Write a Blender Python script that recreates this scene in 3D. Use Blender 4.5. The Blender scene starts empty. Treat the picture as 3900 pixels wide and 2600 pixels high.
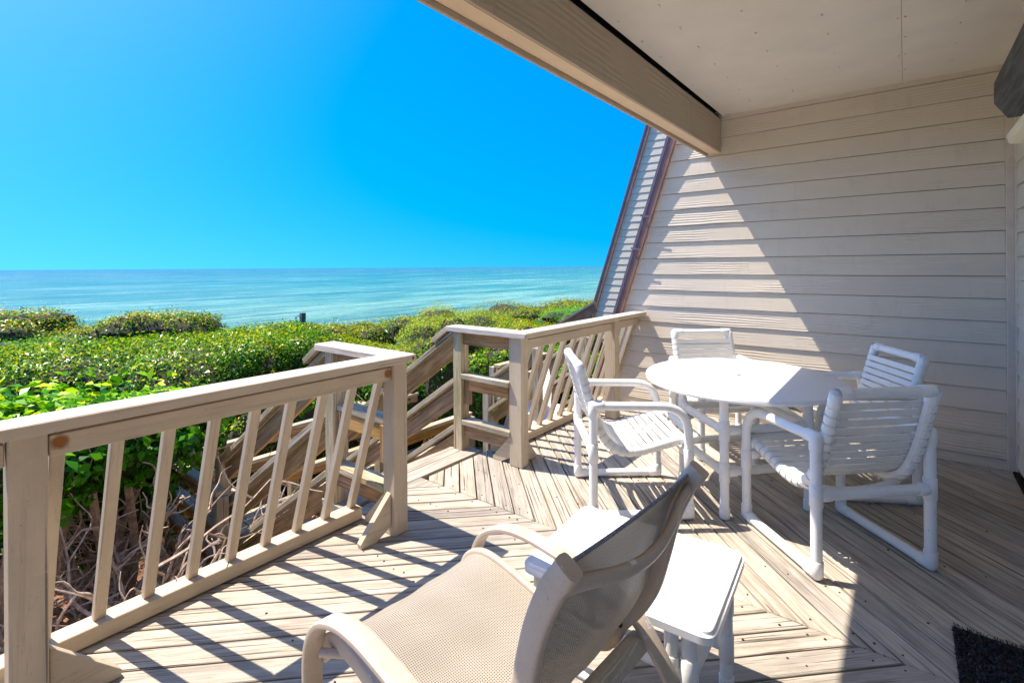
import bpy, bmesh, math, random
import numpy as np
from mathutils import Vector, Matrix

random.seed(7)
rng = np.random.default_rng(7)
scene = bpy.context.scene
COL = scene.collection

# ------------------------------------------------------------------ camera
AZ = math.radians(38.4)
EYE = Vector((0, 0, 1.45))
cam_d = bpy.data.cameras.new('camera')
cam_d.sensor_width = 36
cam_d.lens = 17.434
cam_d.shift_y = -0.0729
cam_d.clip_start = 0.05
cam_d.clip_end = 90000
cam = bpy.data.objects.new('camera', cam_d)
COL.objects.link(cam)
cam.matrix_world = (Matrix.Translation(EYE) @ Matrix.Rotation(AZ - math.pi / 2, 4, 'Z')
                    @ Matrix.Rotation(math.pi / 2, 4, 'X') @ Matrix.Rotation(-0.0065, 4, 'Z'))
scene.camera = cam

# ------------------------------------------------------------------ sky, sun, exposure
TO_SUN = Vector((-0.175, 0.52, 1.0)).normalized()
world = bpy.data.worlds.new('World')
scene.world = world
world.use_nodes = True
wn = world.node_tree
for n in list(wn.nodes):
    wn.nodes.remove(n)
wo = wn.nodes.new('ShaderNodeOutputWorld')
wb = wn.nodes.new('ShaderNodeBackground')
sky = wn.nodes.new('ShaderNodeTexSky')
sky.sky_type = 'NISHITA'
sky.sun_disc = False
sky.sun_elevation = math.asin(TO_SUN.z)
sky.sun_rotation = math.atan2(TO_SUN.x, TO_SUN.y)
sky.altitude = 0
sky.air_density = 1.0
sky.dust_density = 0.6
sky.ozone_density = 5.0
# clear seaside air: the pale band at the horizon is narrow, so the sky is sampled a little higher up
stc = wn.nodes.new('ShaderNodeTexCoord')
sma = wn.nodes.new('ShaderNodeVectorMath')
sma.operation = 'MULTIPLY_ADD'
wn.links.new(stc.outputs['Generated'], sma.inputs[0])
sma.inputs[1].default_value = (1, 1, 0.95)
sma.inputs[2].default_value = (0, 0, 0.29)
snm = wn.nodes.new('ShaderNodeVectorMath')
snm.operation = 'NORMALIZE'
wn.links.new(sma.outputs[0], snm.inputs[0])
wn.links.new(snm.outputs[0], sky.inputs['Vector'])
hs = wn.nodes.new('ShaderNodeHueSaturation')
hs.inputs['Hue'].default_value = 0.498
hs.inputs['Saturation'].default_value = 1.48
hs.inputs['Value'].default_value = 1.0
wn.links.new(sky.outputs['Color'], hs.inputs['Color'])
wn.links.new(hs.outputs['Color'], wb.inputs['Color'])
wb.inputs['Strength'].default_value = 0.064
wn.links.new(wb.outputs['Background'], wo.inputs['Surface'])

sd = bpy.data.lights.new('sun', 'SUN')
sd.energy = 2.0
sd.angle = math.radians(0.5)
sd.color = (1.0, 0.90, 0.77)
sun = bpy.data.objects.new('sun', sd)
COL.objects.link(sun)
sun.rotation_euler = TO_SUN.to_track_quat('Z', 'Y').to_euler()
sun.location = (0, 5, 12)

vs = scene.view_settings
vs.view_transform = 'Standard'
vs.look = 'None'
vs.exposure = 2.22
vs.gamma = 1.0
vs.use_curve_mapping = False


# ------------------------------------------------------------------ node helpers
class NT:
    def __init__(s, name):
        s.m = bpy.data.materials.new(name)
        s.m.use_nodes = True
        s.t = s.m.node_tree
        for n in list(s.t.nodes):
            s.t.nodes.remove(n)
        s.out = s.t.nodes.new('ShaderNodeOutputMaterial')
        s.b = s.t.nodes.new('ShaderNodeBsdfPrincipled')
        s.link(s.b.outputs[0], s.out.inputs['Surface'])

    def link(s, a, b):
        s.t.links.new(a, b)

    def node(s, typ, **kw):
        n = s.t.nodes.new(typ)
        for k, v in kw.items():
            setattr(n, k, v)
        return n

    def setin(s, sock, v):
        if isinstance(v, bpy.types.NodeSocket):
            s.link(v, sock)
        elif isinstance(v, (tuple, list)) and len(v) == 3 and sock.type == 'RGBA':
            sock.default_value = (*v, 1)
        else:
            sock.default_value = v

    def math(s, op, a, b=None, c=None):
        n = s.node('ShaderNodeMath', operation=op)
        s.setin(n.inputs[0], a)
        if b is not None:
            s.setin(n.inputs[1], b)
        if c is not None:
            s.setin(n.inputs[2], c)
        return n.outputs[0]

    def vmath(s, op, a, b):
        n = s.node('ShaderNodeVectorMath', operation=op)
        s.setin(n.inputs[0], a)
        s.setin(n.inputs[1], b)
        return n.outputs[0]

    def mix(s, f, a, b, typ='MIX'):
        n = s.node('ShaderNodeMix', data_type='RGBA', blend_type=typ)
        s.setin(n.inputs[0], f)
        s.setin(n.inputs[6], a)
        s.setin(n.inputs[7], b)
        return n.outputs[2]

    def noise(s, vec, scale, detail=4, rough=0.6, dist=0.0):
        n = s.node('ShaderNodeTexNoise')
        s.link(vec, n.inputs['Vector'])
        n.inputs['Scale'].default_value = scale
        n.inputs['Detail'].default_value = detail
        n.inputs['Roughness'].default_value = rough
        n.inputs['Distortion'].default_value = dist
        return n.outputs['Fac']

    def ramp(s, f, stops):
        n = s.node('ShaderNodeValToRGB')
        s.link(f, n.inputs[0])
        cr = n.color_ramp
        while len(cr.elements) > 1:
            cr.elements.remove(cr.elements[-1])
        for i, (p, c) in enumerate(stops):
            e = cr.elements[0] if i == 0 else cr.elements.new(p)
            e.position = p
            e.color = (*c, 1) if not isinstance(c, (int, float)) else (c, c, c, 1)
        return n.outputs[0]

    def coords(s, scale=(1, 1, 1), rnd=True):
        tc = s.node('ShaderNodeTexCoord').outputs['Object']
        if rnd:
            oi = s.node('ShaderNodeObjectInfo')
            c = s.node('ShaderNodeCombineXYZ')
            s.link(s.math('MULTIPLY', oi.outputs['Random'], 37.0), c.inputs[0])
            s.link(s.math('MULTIPLY', oi.outputs['Random'], 91.0), c.inputs[1])
            s.link(s.math('MULTIPLY', oi.outputs['Random'], 53.0), c.inputs[2])
            tc = s.vmath('ADD', tc, c.outputs[0])
        return s.vmath('MULTIPLY', tc, scale)

    def rand(s):
        return s.node('ShaderNodeObjectInfo').outputs['Random']

    def bump(s, h, strength=0.3, dist=0.01):
        n = s.node('ShaderNodeBump')
        s.link(h, n.inputs['Height'])
        n.inputs['Strength'].default_value = strength
        n.inputs['Distance'].default_value = dist
        s.link(n.outputs[0], s.b.inputs['Normal'])
        return n

    def base(s, c):
        s.setin(s.b.inputs['Base Color'], c)

    def rough(s, r):
        s.setin(s.b.inputs['Roughness'], r)


def wood(name, light, mid, dark, crack=0.75, tone=0.35, moss=None, bump=0.5):
    """bare weathered timber, grain along local X"""
    n = NT(name)
    p = n.coords((1.6, 34, 34))
    g = n.noise(p, 1.0, 6, 0.65, 0.6)
    fine = n.noise(n.coords((4, 120, 120)), 1.0, 4, 0.7)
    blot = n.noise(n.coords((2.2, 5, 5)), 1.0, 4, 0.6)
    col = n.ramp(g, [(0.30, dark), (0.47, mid), (0.62, light), (0.8, mid)])
    c2 = n.ramp(blot, [(0.35, dark), (0.6, light)])
    col = n.mix(0.35, col, c2)
    col = n.mix(n.ramp(fine, [(0.36, 0.42), (0.55, 0.0)]), col, dark)
    silver = n.noise(n.coords((2.5, 16, 16)), 1.0, 5, 0.7)
    col = n.mix(n.ramp(silver, [(0.52, 0.0), (0.66, 0.4)]), col, tuple(x * 1.18 for x in light))
    # cracks : narrow dark streaks
    cr = n.noise(n.coords((1.1, 75, 75)), 1.0, 3, 0.5, 0.3)
    crf = n.ramp(cr, [(0.32, 1.0), (0.365, 0.0)])
    cr2 = n.noise(n.coords((2.2, 150, 150)), 1.0, 3, 0.5, 0.2)
    crf = n.math('MAXIMUM', crf, n.ramp(cr2, [(0.33, 0.8), (0.38, 0.0)]))
    crf = n.math('MULTIPLY', crf, crack)
    col = n.mix(crf, col, (0.045, 0.035, 0.028))
    if moss:
        mf = n.noise(n.coords((3, 9, 9)), 1.0, 4, 0.65)
        col = n.mix(n.math('MULTIPLY', n.ramp(mf, [(0.46, 0.0), (0.62, 1.0)]), moss), col, (0.16, 0.17, 0.045))
    v = n.math('MULTIPLY_ADD', n.rand(), tone, 1.0 - tone * 0.5)
    hv = n.node('ShaderNodeHueSaturation')
    n.link(col, hv.inputs['Color'])
    n.link(v, hv.inputs['Value'])
    n.link(n.math('MULTIPLY_ADD', n.rand(), 0.4, 0.85), hv.inputs['Saturation'])
    n.base(hv.outputs[0])
    n.rough(0.85)
    n.b.inputs['Specular IOR Level'].default_value = 0.25
    h = n.math('SUBTRACT', n.math('ADD', g, n.math('MULTIPLY', fine, 0.5)), crf)
    n.bump(h, bump, 0.006)
    return n.m


def paint(name, col, worn=0.25, grain=0.25, spec=0.3, rough=0.6, under=(0.36, 0.30, 0.24)):
    """opaque stain or paint on timber"""
    n = NT(name)
    g = n.noise(n.coords((1.5, 45, 45)), 1.0, 5, 0.6, 0.5)
    blot = n.noise(n.coords((3, 6, 6)), 1.0, 5, 0.7)
    fleck = n.noise(n.coords((7, 60, 60)), 1.0, 4, 0.7)
    a = tuple(x * 0.88 for x in col)
    b = tuple(min(1, x * 1.08) for x in col)
    c = n.ramp(blot, [(0.3, a), (0.7, b)])
    c = n.mix(n.ramp(g, [(0.30, 0.5), (0.46, 0.0)]), c, tuple(x * 0.55 for x in col))
    ck = n.noise(n.coords((1.0, 90, 90)), 1.0, 3, 0.5, 0.3)
    c = n.mix(n.ramp(ck, [(0.28, 0.7), (0.32, 0.0)]), c, (0.07, 0.05, 0.035))
    c = n.mix(n.math('MULTIPLY', n.ramp(fleck, [(0.60, 0.0), (0.68, 1.0)]), worn), c, under)
    scr = n.noise(n.coords((26, 5, 150)), 1.0, 4, 0.75, 0.5)
    c = n.mix(n.ramp(scr, [(0.655, 0.0), (0.69, 0.45)]), c, tuple(min(1, x * 1.35) for x in col))
    spk = n.noise(n.coords((70, 110, 110)), 1.0, 3, 0.7)
    c = n.mix(n.ramp(spk, [(0.66, 0.0), (0.71, 0.55)]), c, (0.14, 0.09, 0.06))
    n.base(c)
    n.rough(rough)
    n.b.inputs['Specular IOR Level'].default_value = spec
    n.bump(g, grain, 0.003)
    return n.m


def siding_mat(name, col):
    n = NT(name)
    tc = n.coords((1, 1, 1))
    w = n.node('ShaderNodeTexWave', wave_type='RINGS', rings_direction='X', wave_profile='SIN')
    p = n.vmath('MULTIPLY', tc, (1.1, 7, 7))
    n.link(p, w.inputs['Vector'])
    w.inputs['Scale'].default_value = 2.2
    w.inputs['Distortion'].default_value = 5.0
    w.inputs['Detail'].default_value = 2.0
    w.inputs['Detail Scale'].default_value = 0.8
    g = n.noise(n.vmath('MULTIPLY', tc, (3, 70, 70)), 1.0, 4, 0.6, 0.4)
    mask = n.ramp(n.noise(n.vmath('MULTIPLY', tc, (1.6, 5, 5)), 1.0, 2, 0.5), [(0.48, 0.0), (0.6, 1.0)])
    h = n.math('ADD', n.math('MULTIPLY', w.outputs['Fac'], n.math('MULTIPLY', mask, 0.9)), n.math('MULTIPLY', g, 0.55))
    blot = n.noise(n.vmath('MULTIPLY', tc, (1.2, 2, 2)), 1.0, 4, 0.6)
    c = n.ramp(blot, [(0.3, tuple(x * 0.93 for x in col)), (0.7, tuple(x * 1.05 for x in col))])
    dirt = n.ramp(n.noise(n.vmath('MULTIPLY', tc, (14, 3, 2.5)), 1.0, 4, 0.7), [(0.55, 0.0), (0.75, 0.28)])
    c = n.mix(dirt, c, tuple(x * 0.72 for x in col))
    n.base(c)
    n.rough(0.62)
    n.b.inputs['Specular IOR Level'].default_value = 0.3
    n.bump(h, 0.45, 0.006)
    return n.m


def plain(name, col, rough=0.5, spec=0.5, metal=0.0, var=0.08, vscale=12, bump=0.0, bscale=80):
    n = NT(name)
    f = n.noise(n.coords((1, 1, 1)), vscale, 4, 0.6)
    c = n.ramp(f, [(0.3, tuple(x * (1 - var) for x in col)), (0.7, tuple(min(1, x * (1 + var)) for x in col))])
    n.base(c)
    n.rough(rough)
    n.b.inputs['Specular IOR Level'].default_value = spec
    n.b.inputs['Metallic'].default_value = metal
    if bump:
        n.bump(n.noise(n.coords((1, 1, 1)), bscale, 3, 0.6), bump, 0.002)
    return n.m


def pvc_mat(name, col):
    n = NT(name)
    f = n.noise(n.coords((1, 1, 1)), 9, 5, 0.65)
    c = n.ramp(f, [(0.35, tuple(x * 0.93 for x in col)), (0.6, col)])
    sp = n.noise(n.coords((1, 1, 1)), 60, 4, 0.75)
    c = n.mix(n.ramp(sp, [(0.62, 0.0), (0.72, 0.6)]), c, (0.38, 0.32, 0.22))
    n.base(c)
    n.rough(0.38)
    n.b.inputs['Specular IOR Level'].default_value = 0.4
    return n.m


def leaf_mat(name, greens, tip, tipamt, gloss=0.38):
    n = NT(name)
    at = n.node('ShaderNodeAttribute')
    at.attribute_name = 'tint'
    cells = n.ramp(at.outputs['Fac'], [(0.0, greens[0]), (0.45, greens[1]), (1.0 - tipamt, greens[2]),
                                       (min(0.999, 1.0 - tipamt + 0.14), tip)])
    n.base(cells)
    n.rough(gloss)
    n.b.inputs['Specular IOR Level'].default_value = 0.22
    tr = n.node('ShaderNodeBsdfTranslucent')
    hv = n.node('ShaderNodeHueSaturation')
    n.link(cells, hv.inputs['Color'])
    hv.inputs['Value'].default_value = 1.7
    hv.inputs['Hue'].default_value = 0.485
    n.link(hv.outputs[0], tr.inputs['Color'])
    ms = n.node('ShaderNodeMixShader')
    ms.inputs[0].default_value = 0.27
    n.link(n.b.outputs[0], ms.inputs[1])
    n.link(tr.outputs[0], ms.inputs[2])
    n.link(ms.outputs[0], n.out.inputs['Surface'])
    return n.m


def bark_mat(name, a, b):
    n = NT(name)
    f = n.noise(n.coords((1, 1, 1)), 22, 5, 0.7)
    n.base(n.ramp(f, [(0.35, a), (0.62, b)]))
    n.rough(0.9)
    n.bump(f, 0.6, 0.01)
    return n.m


M = {}
M['deck'] = wood('weathered_deck_wood', (0.53, 0.475, 0.40), (0.40, 0.35, 0.29), (0.21, 0.18, 0.15), crack=0.9, tone=0.40)
M['stair'] = wood('weathered_stair_wood', (0.66, 0.42, 0.23), (0.46, 0.26, 0.135), (0.19, 0.105, 0.06), tone=0.45, moss=0.35)
M['stairtop'] = wood('grey_weathered_wood', (0.62, 0.54, 0.42), (0.48, 0.40, 0.30), (0.23, 0.18, 0.13), tone=0.3, moss=0.4)
M['paint'] = paint('beige_painted_wood', (0.58, 0.475, 0.345), worn=0.5, grain=0.4)
M['cap'] = wood('worn_cap_wood', (0.74, 0.67, 0.60), (0.62, 0.54, 0.47), (0.36, 0.29, 0.24), crack=0.5, tone=0.12)
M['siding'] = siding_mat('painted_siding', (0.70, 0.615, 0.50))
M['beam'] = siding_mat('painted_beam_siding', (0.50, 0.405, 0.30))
M['soffit'] = plain('painted_soffit', (0.76, 0.58, 0.40), 0.6, 0.3, var=0.05)
M['ceiling'] = plain('painted_ceiling_panel', (0.72, 0.66, 0.575), 0.7, 0.2, var=0.05, vscale=3, bump=0.25, bscale=260)
M['trim'] = plain('corner_trim', (0.66, 0.57, 0.47), 0.6, 0.3)
M['copper'] = plain('brown_metal_flashing', (0.34, 0.15, 0.10), 0.35, 0.6, 0.3, var=0.3, vscale=5)
M['purple'] = plain('brown_gutter_metal', (0.20, 0.14, 0.17), 0.38, 0.6, 0.2, var=0.15)
M['steel'] = plain('pale_metal_edge', (0.6, 0.6, 0.62), 0.3, 0.6, 0.6)
M['dark'] = plain('dark_void_wood', (0.03, 0.025, 0.02), 0.9, 0.1)
M['housing'] = wood('dark_grey_brushed', (0.17, 0.17, 0.18), (0.10, 0.10, 0.107), (0.05, 0.05, 0.054), crack=0.2, tone=0.1, bump=0.3)
M['cream'] = plain('cream_plastic', (0.86, 0.76, 0.56), 0.45, 0.4)
M['pvc'] = pvc_mat('white_pvc_pipe', (0.88, 0.88, 0.86))
M['strap'] = pvc_mat('white_vinyl_strap', (0.88, 0.86, 0.80))
M['top'] = plain('white_tabletop', (0.86, 0.86, 0.86), 0.35, 0.4, var=0.02, vscale=30, bump=0.08, bscale=200)
M['frame'] = None
M['rust'] = plain('rusty_nail', (0.09, 0.028, 0.012), 0.8, 0.2, var=0.4, vscale=50)
M['void'] = plain('umbrella_hole', (0.10, 0.09, 0.08), 0.9, 0.1)
M['bark'] = bark_mat('grey_brown_bark', (0.13, 0.09, 0.055), (0.42, 0.31, 0.21))
M['twig'] = bark_mat('pale_twig', (0.30, 0.20, 0.13), (0.62, 0.50, 0.40))
M['core'] = bark_mat('dark_foliage_core', (0.018, 0.018, 0.010), (0.06, 0.05, 0.025))  # near-black: shade between the leaves put into the colour
M['leafbig'] = leaf_mat('bright_broad_leaf', [(0.02, 0.12, 0.002), (0.09, 0.34, 0.004), (0.32, 0.62, 0.006)], (0.60, 0.66, 0.02), 0.12, 0.33)
M['leafmid'] = leaf_mat('glossy_dark_leaf', [(0.006, 0.055, 0.003), (0.045, 0.20, 0.003), (0.26, 0.50, 0.004)], (0.58, 0.56, 0.01), 0.20, 0.28)
M['leaffar'] = leaf_mat('olive_leaf', [(0.010, 0.06, 0.003), (0.07, 0.22, 0.003), (0.28, 0.46, 0.005)], (0.62, 0.50, 0.015), 0.30, 0.33)
M['leaffine'] = leaf_mat('fine_yellow_green_leaf', [(0.02, 0.11, 0.002), (0.14, 0.32, 0.002), (0.42, 0.58, 0.004)], (0.70, 0.58, 0.01), 0.24, 0.45)
M['leafgrass'] = leaf_mat('bright_green_needle', [(0.05, 0.24, 0.01), (0.08, 0.36, 0.015), (0.13, 0.46, 0.02)], (0.25, 0.5, 0.03), 0.1, 0.5)
M['leafdry'] = leaf_mat('purple_brown_dry_stem', [(0.09, 0.055, 0.065), (0.17, 0.10, 0.12), (0.30, 0.21, 0.24)], (0.42, 0.34, 0.36), 0.15, 0.7)


def frame_mat():
    n = NT('tan_powder_coated_aluminium')
    f = n.noise(n.coords((1, 1, 1)), 10, 4, 0.6)
    c = n.ramp(f, [(0.3, (0.50, 0.40, 0.31)), (0.7, (0.58, 0.48, 0.38))])
    chip = n.noise(n.coords((1, 1, 1)), 7, 6, 0.7)
    up = n.node('ShaderNodeNewGeometry')
    sx = n.node('ShaderNodeSeparateXYZ')
    n.link(up.outputs['True Normal'], sx.inputs[0])
    cf = n.math('MULTIPLY', n.ramp(chip, [(0.575, 0.0), (0.59, 1.0)]), n.ramp(sx.outputs[2], [(0.45, 0.0), (0.6, 1.0)]))
    c = n.mix(cf, c, (0.72, 0.74, 0.80))
    sp = n.noise(n.coords((1, 1, 1)), 170, 2, 0.6)
    c = n.mix(n.ramp(sp, [(0.64, 0.0), (0.70, 0.5)]), c, (0.20, 0.16, 0.13))
    n.base(c)
    n.rough(0.42)
    n.bump(chip, 0.1, 0.002)
    return n.m


M['frame'] = frame_mat()


def sling_mat():
    """open basket weave of vinyl-coated yarn; UV in metres"""
    n = NT('beige_mesh_sling')
    uv = n.node('ShaderNodeUVMap').outputs[0]
    sx = n.node('ShaderNodeSeparateXYZ')
    n.link(uv, sx.inputs[0])
    P = 0.0064
    a = n.math('FRACT', n.math('DIVIDE', sx.outputs[0], P))
    b = n.math('FRACT', n.math('DIVIDE', sx.outputs[1], P))
    da = n.math('ABSOLUTE', n.math('SUBTRACT', a, 0.5))
    db = n.math('ABSOLUTE', n.math('SUBTRACT', b, 0.5))
    hole = n.math('MULTIPLY', n.math('LESS_THAN', da, 0.075), n.math('LESS_THAN', db, 0.075))
    edge = n.math('MAXIMUM', n.ramp(da, [(0.2, 1.0), (0.33, 0.0)]), 0.0)
    yarn = n.mix(n.math('MULTIPLY', n.math('LESS_THAN', da, 0.25), n.math('LESS_THAN', db, 0.28)), (0.44, 0.385, 0.31), (0.045, 0.036, 0.028))
    n.base(yarn)
    n.rough(0.5)
    h = n.math('ADD', n.math('MULTIPLY', da, 1.0), n.math('MULTIPLY', db, 1.0))
    n.bump(h, 0.5, 0.002)
    tr = n.node('ShaderNodeBsdfTransparent')
    tl = n.node('ShaderNodeBsdfTranslucent')
    tl.inputs[0].default_value = (0.30, 0.23, 0.16, 1)
    m1 = n.node('ShaderNodeMixShader')
    m1.inputs[0].default_value = 0.04
    n.link(n.b.outputs[0], m1.inputs[1])
    n.link(tl.outputs[0], m1.inputs[2])
    ms = n.node('ShaderNodeMixShader')
    n.link(hole, ms.inputs[0])
    n.link(m1.outputs[0], ms.inputs[1])
    n.link(tr.outputs[0], ms.inputs[2])
    n.link(ms.outputs[0], n.out.inputs['Surface'])
    return n.m


M['sling'] = sling_mat()

# ------------------------------------------------------------------ object helpers
MATX = {}     # parent name -> world matrix


def link(name, mesh, mat=None, parent=None, mw=None, smooth=False):
    o = bpy.data.objects.new(name, mesh)
    COL.objects.link(o)
    if mat is not None and len(mesh.materials) == 0:
        mesh.materials.append(mat)
    if smooth:
        for p in mesh.polygons:
            p.use_smooth = True
    mw = mw or Matrix.Identity(4)
    if parent is not None:
        o.parent = parent
        pw = MATX[parent.name]
        o.matrix_parent_inverse = pw.inverted()
    o.matrix_basis = mw
    MATX[o.name] = mw.copy()
    return o


def tag(o, label=None, cat=None, group=None, kind=None):
    if label:
        o['label'] = label
    if cat:
        o['category'] = cat
    if group:
        o['group'] = group
    if kind:
        o['kind'] = kind
    return o


def thing(name, label, cat, loc=(0, 0, 0), rz=0.0, group=None):
    o = bpy.data.objects.new(name, None)
    COL.objects.link(o)
    o.empty_display_size = 0.2
    mw = Matrix.Translation(Vector(loc)) @ Matrix.Rotation(rz, 4, 'Z')
    o.matrix_basis = mw
    MATX[o.name] = mw
    return tag(o, label, cat, group)


def mesh_from(verts, faces, name='mesh'):
    me = bpy.data.meshes.new(name)
    me.from_pydata([tuple(v) for v in verts], [], faces)
    me.update()
    return me


def box_bm(sx, sy, sz, bevel=0.003, c=(0, 0, 0)):
    bm = bmesh.new()
    bmesh.ops.create_cube(bm, size=1.0)
    for v in bm.verts:
        v.co = Vector((v.co.x * sx + c[0], v.co.y * sy + c[1], v.co.z * sz + c[2]))
    if bevel:
        bmesh.ops.bevel(bm, geom=list(bm.edges), offset=bevel, segments=1, affect='EDGES')
    return bm


def bm_mesh(bm, name='mesh'):
    me = bpy.data.meshes.new(name)
    bm.to_mesh(me)
    bm.free()
    return me


def lumber(name, a, b, w, h, mat, parent=None, up=(0, 0, 1), bevel=0.003, off=(0, 0)):
    """timber from a to b; w across, h along 'up'; grain along local X"""
    a, b = Vector(a), Vector(b)
    x = (b - a).normalized()
    z = Vector(up)
    z = (z - x * z.dot(x)).normalized()
    y = z.cross(x)
    L = (b - a).length
    me = bm_mesh(box_bm(L, w, h, bevel))
    mid = (a + b) / 2 + y * off[0] + z * off[1]
    mw = Matrix(((x.x, y.x, z.x, mid.x), (x.y, y.y, z.y, mid.y), (x.z, y.z, z.z, mid.z), (0, 0, 0, 1)))
    return link(name, me, mat, parent, mw)


def prism(name, poly, z0, z1, mat, parent=None, ang=0.0, bevel=0.003, kind=None, plane='xy'):
    """convex/any polygon extruded. plane xy: poly=(x,y), local X turned by ang for the grain"""
    cx = sum(p[0] for p in poly) / len(poly)
    cy = sum(p[1] for p in poly) / len(poly)
    ca, sa = math.cos(-ang), math.sin(-ang)
    loc = [((p[0] - cx) * ca - (p[1] - cy) * sa, (p[0] - cx) * sa + (p[1] - cy) * ca) for p in poly]
    bm = bmesh.new()
    vs0 = [bm.verts.new((p[0], p[1], z0)) for p in loc]
    vs1 = [bm.verts.new((p[0], p[1], z1)) for p in loc]
    n = len(loc)
    bm.faces.new(vs1)
    bm.faces.new(list(reversed(vs0)))
    for i in range(n):
        bm.faces.new((vs0[i], vs0[(i + 1) % n], vs1[(i + 1) % n], vs1[i]))
    bmesh.ops.recalc_face_normals(bm, faces=bm.faces)
    if bevel:
        ed = [e for e in bm.edges if all(abs(v.co.z - z1) < 1e-6 for v in e.verts)]
        bmesh.ops.bevel(bm, geom=ed, offset=bevel, segments=1, affect='EDGES')
    if plane == 'xy':
        mw = Matrix.Translation((cx, cy, 0)) @ Matrix.Rotation(ang, 4, 'Z')
    else:        # poly given as (y, z) ; thickness along +x  (local X = world Y)
        mw = Matrix(((0, 0, 1, 0), (1, 0, 0, cx), (0, 1, 0, cy), (0, 0, 0, 1)))
    return link(name, bm_mesh(bm), mat, parent, mw)


def clip_poly(poly, a, b, c):
    """keep a*x+b*y<=c"""
    out = []
    n = len(poly)
    for i in range(n):
        p, q = poly[i], poly[(i + 1) % n]
        dp, dq = a * p[0] + b * p[1] - c, a * q[0] + b * q[1] - c
        if dp <= 0:
            out.append(p)
        if dp * dq < 0:
            t = dp / (dp - dq)
            out.append((p[0] + (q[0] - p[0]) * t, p[1] + (q[1] - p[1]) * t))
    return out


def fillet(pts, rad, seg=6):
    """round the corners of a polyline; rad list or number"""
    pts = [Vector(p) for p in pts]
    out = [pts[0]]
    for i in range(1, len(pts) - 1):
        r = rad[i] if isinstance(rad, (list, tuple)) else rad
        p = pts[i]
        a = (pts[i - 1] - p)
        b = (pts[i + 1] - p)
        if r <= 0:
            out.append(p)
            continue
        d = min(r, a.length * 0.49, b.length * 0.49)
        A, B = p + a.normalized() * d, p + b.normalized() * d
        for k in range(seg + 1):
            t = k / seg
            out.append(A * (1 - t) ** 2 + p * 2 * t * (1 - t) + B * t * t)
    out.append(pts[-1])
    return out


def catmull(pts, seg=6):
    pts = [Vector(p) for p in pts]
    P = [2 * pts[0] - pts[1]] + pts + [2 * pts[-1] - pts[-2]]
    out = []
    for i in range(1, len(P) - 2):
        for k in range(seg):
            t = k / seg
            a, b, c, d = P[i - 1], P[i], P[i + 1], P[i + 2]
            out.append(0.5 * ((2 * b) + (c - a) * t + (2 * a - 5 * b + 4 * c - d) * t * t + (3 * b - a - 3 * c + d) * t ** 3))
    out.append(pts[-1])
    return out


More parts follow.
